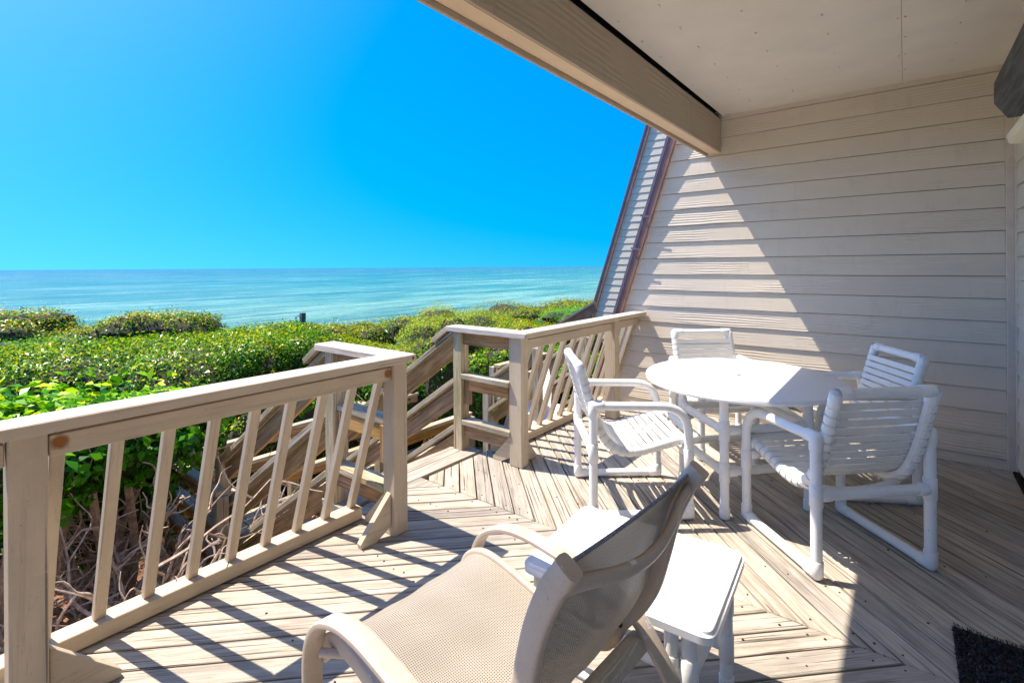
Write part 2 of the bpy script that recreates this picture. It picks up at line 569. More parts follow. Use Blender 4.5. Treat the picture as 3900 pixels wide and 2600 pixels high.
class Geo:
    """collects swept shapes into one mesh"""

    def __init__(s):
        s.v, s.f = [], []

    def sweep(s, pts, prof, side=None, scales=None, caps=True):
        pts = [Vector(p) for p in pts]
        n = len(pts)
        m = len(prof)
        base = len(s.v)
        t0 = (pts[1] - pts[0]).normalized()
        if side is not None:
            sv = Vector(side)
        else:
            ref = Vector((0, 0, 1)) if abs(t0.z) < 0.9 else Vector((1, 0, 0))
            sv = t0.cross(ref).normalized()
        for i, p in enumerate(pts):
            if i == 0:
                t = t0
            elif i == n - 1:
                t = (pts[-1] - pts[-2]).normalized()
            else:
                t = ((pts[i + 1] - p).normalized() + (p - pts[i - 1]).normalized())
                t = t.normalized() if t.length > 1e-6 else (pts[i + 1] - p).normalized()
            sv = (sv - t * sv.dot(t))
            if sv.length < 1e-6:
                sv = t.orthogonal()
            sv.normalize()
            nv = sv.cross(t)
            k = scales[i] if scales else 1.0
            for a, b in prof:
                s.v.append(p + sv * a * k + nv * b * k)
            if side is not None:
                sv = Vector(side)
        for i in range(n - 1):
            for j in range(m):
                a = base + i * m + j
                b = base + i * m + (j + 1) % m
                s.f.append((a, b, b + m, a + m))
        if caps:
            s.f.append(tuple(base + j for j in reversed(range(m))))
            s.f.append(tuple(base + (n - 1) * m + j for j in range(m)))
        return s

    def tube(s, pts, r, seg=12, scales=None, caps=True):
        prof = [(r * math.cos(2 * math.pi * k / seg), r * math.sin(2 * math.pi * k / seg)) for k in range(seg)]
        return s.sweep(pts, prof, None, scales, caps)

    def fitting(s, c, d, L, r, seg=14):
        """short wider sleeve centred on c along d, chamfered ends"""
        c, d = Vector(c), Vector(d).normalized()
        h = L / 2
        return s.tube([c - d * h, c - d * (h - 0.003), c + d * (h - 0.003), c + d * h], r, seg, [0.93, 1, 1, 0.93])

    def ball(s, c, r, seg=10, rings=6):
        c = Vector(c)
        base = len(s.v)
        for i in range(1, rings):
            th = math.pi * i / rings
            for j in range(seg):
                ph = 2 * math.pi * j / seg
                s.v.append(c + Vector((r * math.sin(th) * math.cos(ph), r * math.sin(th) * math.sin(ph), r * math.cos(th))))
        for i in range(rings - 2):
            for j in range(seg):
                a = base + i * seg + j
                b = base + i * seg + (j + 1) % seg
                s.f.append((a, a + seg, b + seg, b))
        s.v.append(c + Vector((0, 0, r)))
        s.v.append(c - Vector((0, 0, r)))
        top, bot = len(s.v) - 2, len(s.v) - 1
        for j in range(seg):
            s.f.append((top, base + j, base + (j + 1) % seg))
            k = base + (rings - 2) * seg
            s.f.append((bot, k + (j + 1) % seg, k + j))
        return s

    def box(s, c, size):
        c = Vector(c)
        b = len(s.v)
        for dx in (-.5, .5):
            for dy in (-.5, .5):
                for dz in (-.5, .5):
                    s.v.append(c + Vector((dx * size[0], dy * size[1], dz * size[2])))
        for f in ((0, 1, 3, 2), (4, 6, 7, 5), (0, 4, 5, 1), (2, 3, 7, 6), (0, 2, 6, 4), (1, 5, 7, 3)):
            s.f.append(tuple(b + i for i in f))
        return s

    def build(s, name, mat, parent=None, mw=None, smooth=True, sharp=40):
        me = mesh_from(s.v, s.f)
        me.materials.append(mat)
        if smooth:
            me.polygons.foreach_set('use_smooth', [True] * len(me.polygons))
            me.set_sharp_from_angle(angle=math.radians(sharp))
        return link(name, me, None, parent, mw)

    def mesh(s, mat, smooth=True, sharp=40):
        me = mesh_from(s.v, s.f)
        me.materials.append(mat)
        if smooth:
            me.polygons.foreach_set('use_smooth', [True] * len(me.polygons))
            me.set_sharp_from_angle(angle=math.radians(sharp))
        return me


# ================================================================== SETTING
# ---- sea
def sea():
    n = NT('turquoise_sea')
    tc = n.node('ShaderNodeTexCoord').outputs['Object']
    sx = n.node('ShaderNodeSeparateXYZ')
    n.link(tc, sx.inputs[0])
    wob = n.noise(n.vmath('MULTIPLY', tc, (0.004, 0.012, 0)), 1.0, 4, 0.6)
    d = n.math('ADD', sx.outputs[1], n.math('MULTIPLY', n.math('SUBTRACT', wob, 0.5), 90.0))
    lg = n.math('LOGARITHM', n.math('MAXIMUM', d, 20.0), 10.0)
    f = n.math('DIVIDE', n.math('SUBTRACT', lg, 1.4), 2.6)
    c = n.ramp(f, [(0.0, (0.52, 0.58, 0.40)), (0.12, (0.26, 0.44, 0.27)), (0.26, (0.11, 0.34, 0.20)),
                   (0.42, (0.006, 0.21, 0.14)), (0.62, (0.001, 0.12, 0.10)), (1.0, (0.003, 0.06, 0.07))])
    streak = n.noise(n.vmath('MULTIPLY', tc, (0.010, 0.16, 0)), 1.0, 5, 0.65, 0.4)
    c = n.mix(n.ramp(streak, [(0.42, 0.0), (0.62, 0.45)]), c, (0.38, 0.50, 0.36))
    dark = n.noise(n.vmath('MULTIPLY', tc, (0.05, 0.30, 0)), 1.0, 6, 0.75)
    c = n.mix(n.ramp(dark, [(0.46, 0.0), (0.62, 0.6)]), c, (0.002, 0.13, 0.10))
    rip = n.noise(n.vmath('MULTIPLY', tc, (0.007, 0.040, 0)), 1.0, 9, 0.85)
    c = n.mix(n.ramp(rip, [(0.47, 0.0), (0.56, 0.55)]), c, (0.001, 0.11, 0.09))
    c = n.mix(n.ramp(rip, [(0.40, 0.45), (0.47, 0.0)]), c, (0.36, 0.52, 0.36))
    # thin foam lines near the shore
    near = n.ramp(f, [(0.02, 1.0), (0.16, 0.0)])
    foam = n.noise(n.vmath('MULTIPLY', tc, (0.05, 0.35, 0)), 1.0, 6, 0.7, 0.5)
    c = n.mix(n.math('MULTIPLY', near, n.ramp(foam, [(0.53, 0.0), (0.58, 1.0)])), c, (0.85, 0.88, 0.88))
    n.base(c)
    n.rough(0.22)
    n.b.inputs['Specular IOR Level'].default_value = 0.10
    w1 = n.noise(n.vmath('MULTIPLY', tc, (0.5, 1.6, 0)), 1.0, 5, 0.65)
    w2 = n.noise(n.vmath('MULTIPLY', tc, (0.03, 0.16, 0)), 1.0, 4, 0.6)
    n.bump(n.math('ADD', n.math('MULTIPLY', w1, 0.5), n.math('MULTIPLY', w2, 2.0)), 1.0, 1.2)
    # rows of mesh, finer near the shore, with low swells
    xs = np.concatenate([-np.geomspace(30000, 60, 16), np.linspace(-50, 140, 60), np.geomspace(150, 30000, 16)])
    ys = np.concatenate([np.linspace(24, 120, 110), np.geomspace(121, 45000, 50)])
    X, Y = np.meshgrid(xs, ys)
    amp = np.clip((Y - 24) / 20, 0, 1) * np.clip(1 - (Y - 30) / 120, 0, 1)
    Z = 0.16 * amp * np.sin(Y * 0.55 + 1.3 * np.sin(X * 0.045) + 0.8 * np.sin(X * 0.013 + 2)) ** 3
    v = np.stack([X, Y, Z - 6.8], -1).reshape(-1, 3)
    nx, ny = len(xs), len(ys)
    idx = np.arange(nx * ny).reshape(ny, nx)
    f_ = np.stack([idx[:-1, :-1], idx[:-1, 1:], idx[1:, 1:], idx[1:, :-1]], -1).reshape(-1, 4)
    me = mesh_from(v.tolist(), f_.tolist())
    me.polygons.foreach_set('use_smooth', [True] * len(me.polygons))
    o = link('sea', me, n.m)
    tag(o, kind='structure')


sea()


def gz(x, y):
    """height of the dune ground"""
    base = -2.0 + 0.25 * math.sin(x * 0.35 + 1) * math.sin(y * 0.4)
    t = min(max((y - 17) / 11.0, 0), 1)
    t = t * t * (3 - 2 * t)
    far = -7.25 if y > 30 else -7.0
    return base * (1 - t) + far * t


def ground():
    n = NT('sand_and_leaf_litter')
    tc = n.node('ShaderNodeTexCoord').outputs['Object']
    a = n.noise(tc, 9, 6, 0.7)
    b = n.noise(tc, 45, 4, 0.7)
    big = n.noise(tc, 0.5, 3, 0.5)
    c = n.ramp(a, [(0.36, (0.05, 0.03, 0.018)), (0.5, (0.17, 0.085, 0.04)), (0.64, (0.42, 0.27, 0.17))])
    c = n.mix(n.ramp(b, [(0.5, 0.0), (0.6, 0.6)]), c, (0.30, 0.13, 0.06))
    sx = n.node('ShaderNodeSeparateXYZ')
    n.link(tc, sx.inputs[0])
    s = n.ramp(n.math('DIVIDE', sx.outputs[1], 40.0), [(0.40, 0.0), (0.55, 1.0)])
    c = n.mix(s, c, (0.70, 0.64, 0.55))
    n.base(c)
    n.rough(0.95)
    n.bump(n.math('ADD', a, b), 0.7, 0.03)
    xs = np.concatenate([-np.geomspace(3000, 31, 12), np.linspace(-30, 60, 91), np.geomspace(61, 3000, 12)])
    ys = np.concatenate([[-400, -60, -20], np.linspace(-8, 34, 64), [40, 90]])
    v = [(x, y, gz(x, y)) for y in ys for x in xs]
    nx, ny = len(xs), len(ys)
    idx = np.arange(nx * ny).reshape(ny, nx)
    f_ = np.stack([idx[:-1, :-1], idx[:-1, 1:], idx[1:, 1:], idx[1:, :-1]], -1).reshape(-1, 4)
    me = mesh_from(v, f_.tolist())
    me.polygons.foreach_set('use_smooth', [True] * len(me.polygons))
    tag(link('sandy_ground', me, n.m), kind='structure')


ground()

# ---- deck
W = 4.9            # plane of the side wall
SEAM = 2.295
V0, V1 = -0.615, 2.60
deck = thing('deck', None, None)
deck['kind'] = 'structure'
deck['label'] = 'weathered wooden deck laid in a chevron pattern'
PITCH = 0.15       # along u+v
HALF = (PITCH / math.sqrt(2) - 0.0078) / 2
r2 = math.sqrt(2)


def strip(dirx, off):
    # strip along (1,dirx)/r2 ; left boards: dir (-1,1), constant u+v ; right boards: dir (1,1), constant u-v
    if dirx < 0:
        c = Vector((off / 2, off / 2))
        d = Vector((-1, 1)) / r2
        nrm = Vector((1, 1)) / r2
    else:
        c = Vector((off / 2, -off / 2))
        d = Vector((1, 1)) / r2
        nrm = Vector((1, -1)) / r2
    h = HALF * random.uniform(0.975, 1.0)
    return [tuple(c + d * 12 + nrm * h), tuple(c - d * 12 + nrm * h), tuple(c - d * 12 - nrm * h), tuple(c + d * 12 - nrm * h)]


nails = Geo()


def nail(x, y, z=0.0):
    nails.tube([(x, y, z - 0.004), (x, y, z + 0.0012)], random.uniform(0.0036, 0.0056), 7)


def board(poly, ang, nm='deck_board'):
    if len(poly) < 3:
        return
    ar = 0.5 * abs(sum(poly[i][0] * poly[(i + 1) % len(poly)][1] - poly[(i + 1) % len(poly)][0] * poly[i][1] for i in range(len(poly))))
    if ar < 0.0012:
        return
    dz = random.uniform(-0.0022, 0.0)
    prism(nm, poly, -0.034, dz, M['deck'], deck, ang, bevel=0.0028)


off = 4.70 - PITCH / 2
while off > -3.3:
    p = strip(-1, off)
    for cl in ((1, 0, SEAM - 0.002), (-1, 0, 2.6), (0, 1, V1), (0, -1, -V0)):
        p = clip_poly(p, *cl)
    board(p, math.radians(135 if random.random() < .5 else -45))
    off -= PITCH
off = SEAM - 2.41 + PITCH / 2 - PITCH
while off < 5.6:
    p = strip(1, off)
    for cl in ((-1, 0, -SEAM - 0.002), (1, 0, W - 0.012), (0, 1, V1), (0, -1, -V0)):
        p = clip_poly(p, *cl)
    board(p, math.radians(45 if random.random() < .5 else 225))
    off += PITCH
# boards laid straight across the head of the stairs
board([(1.70, 2.770), (2.925, 2.770), (2.925, 2.893), (1.70, 2.893)], 0.0)
board([(1.70, 2.6395), (2.925, 2.6395), (2.925, 2.7635), (1.70, 2.7635)], 0.0)
board([(SEAM - .003, 2.412), (SEAM - .003, 2.633), (2.074, 2.633)], 0.0)
for xj in np.arange(-2.3, 4.8, 0.406):
    pass
for k in range(-30, 40):
    for xj in (-1.9, -1.3, -0.7, -0.1, 0.42, 0.98, 1.52, 2.06, 2.245):
        for e in (-0.03, 0.03):
            yv = 4.70 - PITCH / 2 - k * PITCH - xj + e + random.uniform(-.006, .006)
            if -0.5 < yv < 2.42 and random.random() < 0.62:
                nail(xj + random.uniform(-.012, .012), yv)
    for xj in (2.345, 2.62, 3.15, 3.7, 4.25, 4.78):
        for e in (-0.03, 0.03):
            yv = xj - (SEAM - 2.41 + PITCH / 2 - PITCH + k * PITCH) + e + random.uniform(-.006, .006)
            if -0.5 < yv < 2.42 and random.random() < 0.62:
                nail(xj + random.uniform(-.012, .012), yv)
nails.build('nail_heads', M['rust'], deck)['kind'] = 'stuff'
# joists and rim
for i, xj in enumerate(np.arange(-2.4, 4.8, 0.55)):
    lumber('joist', (xj, V0, -0.135), (xj, 2.50, -0.135), 0.04, 0.19, M['stair'], deck)
lumber('rim_joist', (-2.6, 2.565, -0.135), (W - .02, 2.565, -0.135), 0.04, 0.19, M['stair'], deck)
for xj in (-2.2, 0.1, 1.5, 3.1, 4.6):
    lumber('support_post', (xj, 2.40, -2.4), (xj, 2.40, -0.235), 0.09, 0.09, M['stair'], deck, up=(0, 1, 0))

# ---- house walls
Z0S, REV = 0.075, 0.1610


def slant(v0, z):      # wall edge: v as a function of z
    return v0 - (z - 0.995) / 2.97


def lap_board(name, x, y0, yb, yt, zb, zt, mat, parent, proud=0.0190, top=0.0080, flip=False):
    """one lap: hangs on plane x, bottom edge proud towards -x ; yb/yt right end at bottom/top"""
    L = (yb + y0) / 2
    vs = [(y0, zb, -proud), (yb, zb, -proud), (yt, zt, -top), (y0, zt, -top),
          (y0, zb, 0.004), (yb, zb, 0.004), (yt, zt, 0.004), (y0, zt, 0.004)]
    cz = (zb + zt) / 2
    loc = [(a - L, b - cz, c) for a, b, c in vs]
    fs = [(0, 3, 2, 1), (4, 5, 6, 7), (0, 1, 5, 4), (1, 2, 6, 5), (2, 3, 7, 6), (3, 0, 4, 7)]
    me = mesh_from(loc, fs)
    if flip:       # local X along world X, facing +y : used for the house front
        mw = Matrix(((1, 0, 0, L), (0, 0, -1, x), (0, 1, 0, cz), (0, 0, 0, 1)))
    else:
        mw = Matrix(((0, 0, 1, x), (1, 0, 0, L), (0, 1, 0, cz), (0, 0, 0, 1)))
    return link(name, me, mat, parent, mw)


side = thing('side_wall', 'beige clapboard wall closing the right end of the deck behind the round table, sloping seaward edge', 'wall', (W, 0.6, 0))
k = -1
while True:
    zb = Z0S + k * REV
    zt = zb + REV - 0.0045
    if zb > 3.5:
        break
    yj = {5: 0.22, 8: 1.12, 12: 0.74}.get(k)
    if yj is not None:
        lap_board('siding_board', W, -0.555, yj - .0005, yj - .0005, zb, zt, M['siding'], side)
    lap_board('siding_board', W, -0.555 if yj is None else yj + .0005, slant(2.335, zb) + .004, slant(2.335, zt) + .004, zb, zt, M['siding'], side)
    k += 1
prism('wall_core', [(-0.62, -2.3), (slant(2.33, -2.3), -2.3), (slant(2.33, 3.6), 3.6), (-0.62, 3.6)], W + 0.004, W + 0.12, M['dark'], side, plane='yz', bevel=0)
for k in range(-13, -1):
    zb = Z0S + k * REV
    lap_board('lower_siding_board', W, 1.9, slant(2.335, zb), slant(2.335, zb + REV), zb, zb + REV - .0045, M['siding'], side)
lumber('corner_trim', (W - 0.022, -0.577, -0.03), (W - 0.022, -0.577, 2.848), 0.042, 0.03, M['trim'], side, up=(1, 0, 0))


def rake(parent, x, v0, z0, z1, wide=1.0):
    """metal flashing and ribbed gutter that run up the sloping edge of a wall"""
    def P(off, z):
        return Vector((0, slant(v0, z) + off, z))
    d = (P(0, z1) - P(0, z0)).normalized()
    nrm = Vector((0, d.z, -d.y))

    def bar(name, o0, o1, xa, xb, mat):
        g = Geo()
        a, b = P(0, z0), P(0, z1)
        w, h = (o1 - o0), (xb - xa)
        prof = [(xa, o0), (xb, o0), (xb, o1), (xa, o1)]
        for p in (a, b):
            for q in prof:
                g.v.append(Vector((q[0], 0, 0)) + p + nrm * q[1])
        g.f += [(0, 1, 5, 4), (1, 2, 6, 5), (2, 3, 7, 6), (3, 0, 4, 7), (3, 2, 1, 0), (4, 5, 6, 7)]
        o = g.build(name, mat, parent, smooth=False)
        bm = bmesh.new()
        bm.from_mesh(o.data)
        bmesh.ops.recalc_face_normals(bm, faces=bm.faces)
        bm.to_mesh(o.data)
        bm.free()
        return o
    bar('edge_strip', 0.0, 0.006 * wide, x - 0.030, x + 0.01, M['steel'])
    bar('flashing', 0.006 * wide, 0.058 * wide, x - 0.056, x + 0.05, M['copper'])
    for i in range(3):
        o0 = 0.0585 * wide + i * 0.0165 * wide
        bar('gutter_rib', o0, o0 + 0.0125 * wide, x - 0.062 - 0.004 * (i % 2), x + 0.05, M['purple'])
    bar('gutter_back', 0.0583 * wide, 0.105 * wide, x - 0.045, x + 0.06, M['purple'])


rake(side, W, 2.335, -2.0, 3.6)
for zz in (1.62, 1.95):
    vv = slant(2.335, zz) + 0.055
    lumber('gutter_strap', (W - 0.074, vv - .055, zz - .004), (W - 0.074, vv + .062, zz + .016), 0.005, 0.02, M['purple'], side, bevel=0)
# roof of the next unit behind this wall
g = Geo()
a0, a1 = Vector((W + .13, slant(2.41, -2.0), -2.0)), Vector((W + .13, slant(2.41, 3.6), 3.6))
g.v += [a0, a1, a1 + Vector((5.4, 0, 0)), a0 + Vector((5.4, 0, 0))]
g.v += [q - Vector((0, .12, .04)) for q in g.v[:4]]
g.f += [(0, 1, 2, 3), (7, 6, 5, 4), (0, 4, 5, 1), (1, 5, 6, 2), (2, 6, 7, 3), (3, 7, 4, 0)]
roofm = plain('grey_shingle', (0.20, 0.18, 0.165), 0.9, 0.2, var=0.3, vscale=40)
g.build('neighbour_roof_slope', roofm, side, smooth=False)

# far wall of the unit further along
FU = 10.6
far = thing('far_wall', 'grey clapboard gable strip of the next unit seen beyond the sloping brown gutter', 'wall', (FU, 4.0, 0))
FV = 5.60


k = -12
while True:
    zb = 0.04 + k * REV
    if zb > 6.2:
        break
    zt = zb + REV - .0045
    lap_board('siding_board', FU, 1.6, slant(FV, zb), slant(FV, zt), zb, zt, M['siding'], far)
    k += 1
prism('wall_core', [(1.5, -2.2), (slant(FV, -2.2), -2.2), (slant(FV, 6.3), 6.3), (1.5, 6.3)], FU + .004, FU + .12, M['dark'], far, plane='yz', bevel=0)
rake(far, FU, FV, -2.0, 6.3, 1.25)

# house front, behind and beside the camera
HV = -0.62
house = thing('house_front', 'grey beige clapboard house front at the right edge of the picture, along the deck', 'wall', (1.5, HV, 0))
k = 0
while True:
    zb = 0.05 + k * REV
    if zb > 2.84:
        break
    lap_board('siding_board', HV, -2.9, W - .015, W - .015, zb, zb + REV - .0045, M['siding'], house, flip=True)
    k += 1
prism('wall_core', [(-3.0, HV - .14), (W, HV - .14), (W, HV - .006), (-3.0, HV - .006)], -0.3, 3.3, M['dark'], house, bevel=0)
lumber('corner_trim', (W - .05, HV + .0105, -0.03), (W - .05, HV + .0105, 2.848), 0.05, 0.025, M['trim'], house, up=(0, 1, 0))
lumber('base_flashing', (-2.9, HV + .03, 0.010), (W - .08, HV + .03, 0.010), 0.03, 0.02, M['dark'], house)

# ---- porch roof: ceiling panels, beam
porch = thing('porch_roof', 'flat beige panelled ceiling of the covered part of the deck, at the top right', 'roof', (1.5, 0.5, 2.85))
PX = [-3.0, -1.2, 1.15, 3.0, W - .004]
PY = [HV, 0.0085, 1.335]
screws = Geo()
for j in range(2):
    for (x0, x1) in ((-3.0, 1.2), (1.2, W - .004)):
        cx, cy = (x0 + x1) / 2, (PY[j] + PY[j + 1]) / 2
        bmn = box_bm(x1 - x0 - .0015, PY[j + 1] - PY[j] - .0015, 0.012, 0.001)
        link('ceiling_panel', bm_mesh(bmn), M['ceiling'], porch, Matrix.Translation((cx, cy, 2.8565)))
for yy in (-0.52, -0.26, -0.008, 0.026, 0.36, 0.70, 1.03, 1.28):
    for xx in np.arange(-2.6, W, 0.325):
        screws.tube([(xx + random.uniform(-.03, .03), yy, 2.852), (xx + .001, yy, 2.8445)], 0.0062, 7, [1, .6])
screws.build('screw_heads', M['ceiling'], porch)['kind'] = 'stuff'
bmn = box_bm(8.1, 2.09, 0.6, 0)
link('roof_body', bm_mesh(bmn), M['dark'], porch, Matrix.Translation((0.85, 0.30, 3.17)))
lumber('roof_end', (-3.2, 1.405, 3.10), (W, 1.405, 3.10), 0.10, 0.40, M['dark'], porch)
lumber('ledger_strip', (-3, 1.30, 2.867), (W, 1.30, 2.867), 0.05, 0.006, M['dark'], porch)

beam = thing('roof_beam', 'long boxed beige beam running from the upper left down to the side wall under the roof edge', 'beam', (W, 1.42, 2.5))
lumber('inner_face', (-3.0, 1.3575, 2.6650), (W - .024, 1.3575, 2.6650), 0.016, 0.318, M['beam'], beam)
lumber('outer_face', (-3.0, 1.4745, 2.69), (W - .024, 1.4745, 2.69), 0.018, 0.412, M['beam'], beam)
lumber('soffit_board', (-3.0, 1.4155, 2.5185), (4.62, 1.4155, 2.5185), 0.098, 0.014, M['soffit'], beam)
lumber('soffit_board', (4.626, 1.4155, 2.5165), (W - .024, 1.4155, 2.5165), 0.098, 0.014, M['soffit'], beam)
lumber('corner_bead', (-3.0, 1.3755, 2.5105), (W - .024, 1.3755, 2.5105), 0.012, 0.0035, M['soffit'], beam, bevel=0)
lumber('beam_core', (-3.0, 1.415, 2.76), (W - .024, 1.415, 2.76), 0.09, 0.20, M['dark'], beam)
for xj in (4.05, 1.6, -0.8):
    lumber('seam_bead', (xj, 1.3485, 2.508), (xj, 1.3485, 2.822), 0.006, 0.004, M['beam'], beam, up=(0, 1, 0), bevel=0)

# ---- things on the house wall, top right
hou = thing('shutter_housing', 'dark grey angular shutter housing on the wall under the ceiling, top right corner', 'shutter box', (3.0, -0.55, 2.4))
xe = 4.30
prof = [(-0.612, 2.545), (-0.50, 2.620), (-0.440, 2.575), (-0.440, 2.445), (-0.50, 2.345), (-0.612, 2.345)]
gm = Geo()
for x in (xe, 0.3):
    for y, z in prof:
        gm.v.append(Vector((x, y, z)))
n6 = len(prof)
for i in range(n6):
    gm.f.append((i, (i + 1) % n6, n6 + (i + 1) % n6, n6 + i))
me = mesh_from([(v.x - 2.3, v.y + .5, v.z - 2.4) for v in gm.v], gm.f + [tuple(reversed(range(n6))), tuple(range(n6, 2 * n6))])
bm = bmesh.new()
bm.from_mesh(me)
bmesh.ops.recalc_face_normals(bm, faces=bm.faces)
bmesh.ops.bevel(bm, geom=list(bm.edges), offset=0.004, segments=1, affect='EDGES')
bm.to_mesh(me)
bm.free()
link('housing_shell', me, M['housing'], hou, Matrix.Translation((2.3, -.5, 2.4)))
lumber('wall_bracket', (3.9, -0.6145, 2.50), (4.25, -0.6145, 2.50), 0.006, 0.30, M['housing'], hou)

crm = thing('shutter_rail', 'cream plastic rail on the wall just below the dark housing, right edge', 'rail', (3.0, -0.57, 2.2))
gm = Geo()
prof2 = [(-0.605, 2.245), (-0.495, 2.240), (-0.470, 2.20), (-0.480, 2.150), (-0.605, 2.140)]
xe2 = 4.10
for x in (xe2, 1.0):
    for y, z in prof2:
        gm.v.append(Vector((x, y, z)))
for i in range(5):
    gm.f.append((i, (i + 1) % 5, 5 + (i + 1) % 5, 5 + i))
gm.f += [tuple(reversed(range(5))), tuple(range(5, 10))]
me = mesh_from(gm.v, gm.f)
bm = bmesh.new()
bm.from_mesh(me)
bmesh.ops.recalc_face_normals(bm, faces=bm.faces)
bmesh.ops.bevel(bm, geom=list(bm.edges), offset=0.006, segments=2, affect='EDGES')
bm.to_mesh(me)
bm.free()
link('rail_body', me, M['cream'], crm)
lumber('back_plate', (1.1, -0.6100, 2.19), (4.35, -0.6100, 2.19), 0.010, 0.12, M['cream'], crm)

# ================================================================== RAILINGS
PB = M['paint']


def brace(parent, foot, top, th=0.038, side=(1, 0, 0), mat=None):
    """triangular knee brace cut from a board: foot (x,y), standing against the post"""
    mat = mat or PB
    fx, fy = foot
    tx, ty, tz = top
    d = Vector((fx - tx, fy - ty, 0))
    L = d.length
    d.normalize()
    s = Vector((-d.y, d.x, 0))
    prof = [(0.0, 0.055), (L - 0.085, 0.001), (L, 0.001), (L + .004, 0.024), (0.0, tz)]
    vs = []
    for sg in (-th / 2, th / 2):
        for a, b in prof:
            vs.append(Vector((a - L / 2, sg, b - tz / 2)))
    n = len(prof)
    fs = [tuple(range(n)), tuple(reversed(range(n, 2 * n)))] + [(i, i + n, (i + 1) % n + n, (i + 1) % n) for i in range(n)]
    me = mesh_from(vs, fs)
    bm = bmesh.new()
    bm.from_mesh(me)
    bmesh.ops.recalc_face_normals(bm, faces=bm.faces)
    bmesh.ops.bevel(bm, geom=list(bm.edges), offset=0.002, segments=1, affect='EDGES')
    bm.to_mesh(me)
    bm.free()
    c = Vector((tx, ty, tz / 2)) + d * L / 2
    mw = Matrix(((d.x, s.x, 0, c.x), (d.y, s.y, 0, c.y), (0, 0, 1, c.z), (0, 0, 0, 1)))
    link('brace', me, mat, parent, mw)


def cap_poly(name, poly, z0, z1, parent, mat, ang=0.0):
    return prism(name, poly, z0, z1, mat, parent, ang, bevel=0.005)


def baluster(parent, u, w=0.040):
    lumber('baluster', (u + w / 2, 2.519, 0.069), (u + w / 2, 2.235, 0.875), w, 0.036, PB, parent, up=(0, 1, 0))


def rail_run(parent, u0, u1, cols):
    lumber('bottom_rail', (u0, 2.507, 0.039), (u1, 2.507, 0.039), 0.092, 0.064, PB, parent)
    for u in cols:
        baluster(parent, u)


railL = thing('deck_railing', 'long beige wooden railing with leaning balusters on the left side of the stair opening', 'railing', (0.8, 2.3, 0))
cap_poly('cap_rail', [(-2.6, 2.100), (1.80, 2.100), (1.662, 2.238), (-2.6, 2.238)], 0.938, 0.977, railL, M['cap'])
lumber('cap_edge', (-2.6, 2.0985, 0.9572), (1.797, 2.0985, 0.9572), 0.004, 0.036, PB, railL, bevel=0.001)
for u in (-1.92, -0.85, 0.226, 1.690):
    lumber('post', (u + .048, 2.206, 0.001), (u + .048, 2.206, 0.937), 0.092, 0.096, PB, railL, up=(0, -1, 0))
for a, b in ((-1.824, -0.85), (-0.754, 0.226), (0.3235, 1.6895)):
    lumber('top_rail', (a + .002, 2.196, 0.8775), (b - .002, 2.196, 0.8775), 0.040, 0.0700, PB, railL)
lumber('gap_blocker', (-2.5, 2.2215, 0.924), (1.69, 2.2215, 0.924), 0.022, 0.026, M['stair'], railL)  # added board that blocks light so the gap under the cap reads dark
rail_run(railL, -2.5, 1.70, [0.335 + 0.1634 * i for i in range(9)] + [0.335 - 0.1634 * i for i in range(2, 17)])
brace(railL, (1.512, 2.215), (1.689, 2.200, 0.235))
brace(railL, (1.715, 2.43), (1.722, 2.253, 0.22))
brace(railL, (0.512, 2.215), (0.323, 2.200, 0.225))
brace(railL, (0.262, 2.43), (0.268, 2.253, 0.22))
# rust stains round the nails
for (u, z) in ((0.352, 0.887), (1.668, 0.885), (1.775, 0.958)):
    g = Geo()
    vv = 2.1755 if z < .95 else 2.0962
    g.tube([(u, vv + .002, z), (u, vv - .0006, z)], 0.0075, 8)
    g.build('nail', M['rust'], railL)
stn = NT('rust_stain')
tcs = stn.node('ShaderNodeTexCoord').outputs['Object']
sxs = stn.node('ShaderNodeVectorMath', operation='LENGTH')
stn.link(tcs, sxs.inputs[0])
fr = stn.math('ADD', sxs.outputs['Value'], stn.math('MULTIPLY', stn.math('SUBTRACT', stn.noise(tcs, 60, 4, .7), .5), 0.016))
al = stn.ramp(stn.math('DIVIDE', fr, 0.03), [(0.35, 0.95), (0.95, 0.0)])
stn.base((0.34, 0.12, 0.02))
stn.rough(0.8)
trs = stn.node('ShaderNodeBsdfTransparent')
mss = stn.node('ShaderNodeMixShader')
stn.link(al, mss.inputs[0])
stn.link(trs.outputs[0], mss.inputs[1])
stn.link(stn.b.outputs[0], mss.inputs[2])
stn.link(mss.outputs[0], stn.out.inputs['Surface'])
for (u, z, r) in ((0.352, 0.885, 0.026), (1.668, 0.882, 0.026)):
    me = mesh_from([(-r, 0, -r * 1.1), (r, 0, -r * 1.1), (r, 0, r * 1.1), (-r, 0, r * 1.1)], [(0, 1, 2, 3)])
    link('rust_stain', me, stn.m, railL, Matrix.Translation((u, 2.1748, z)))

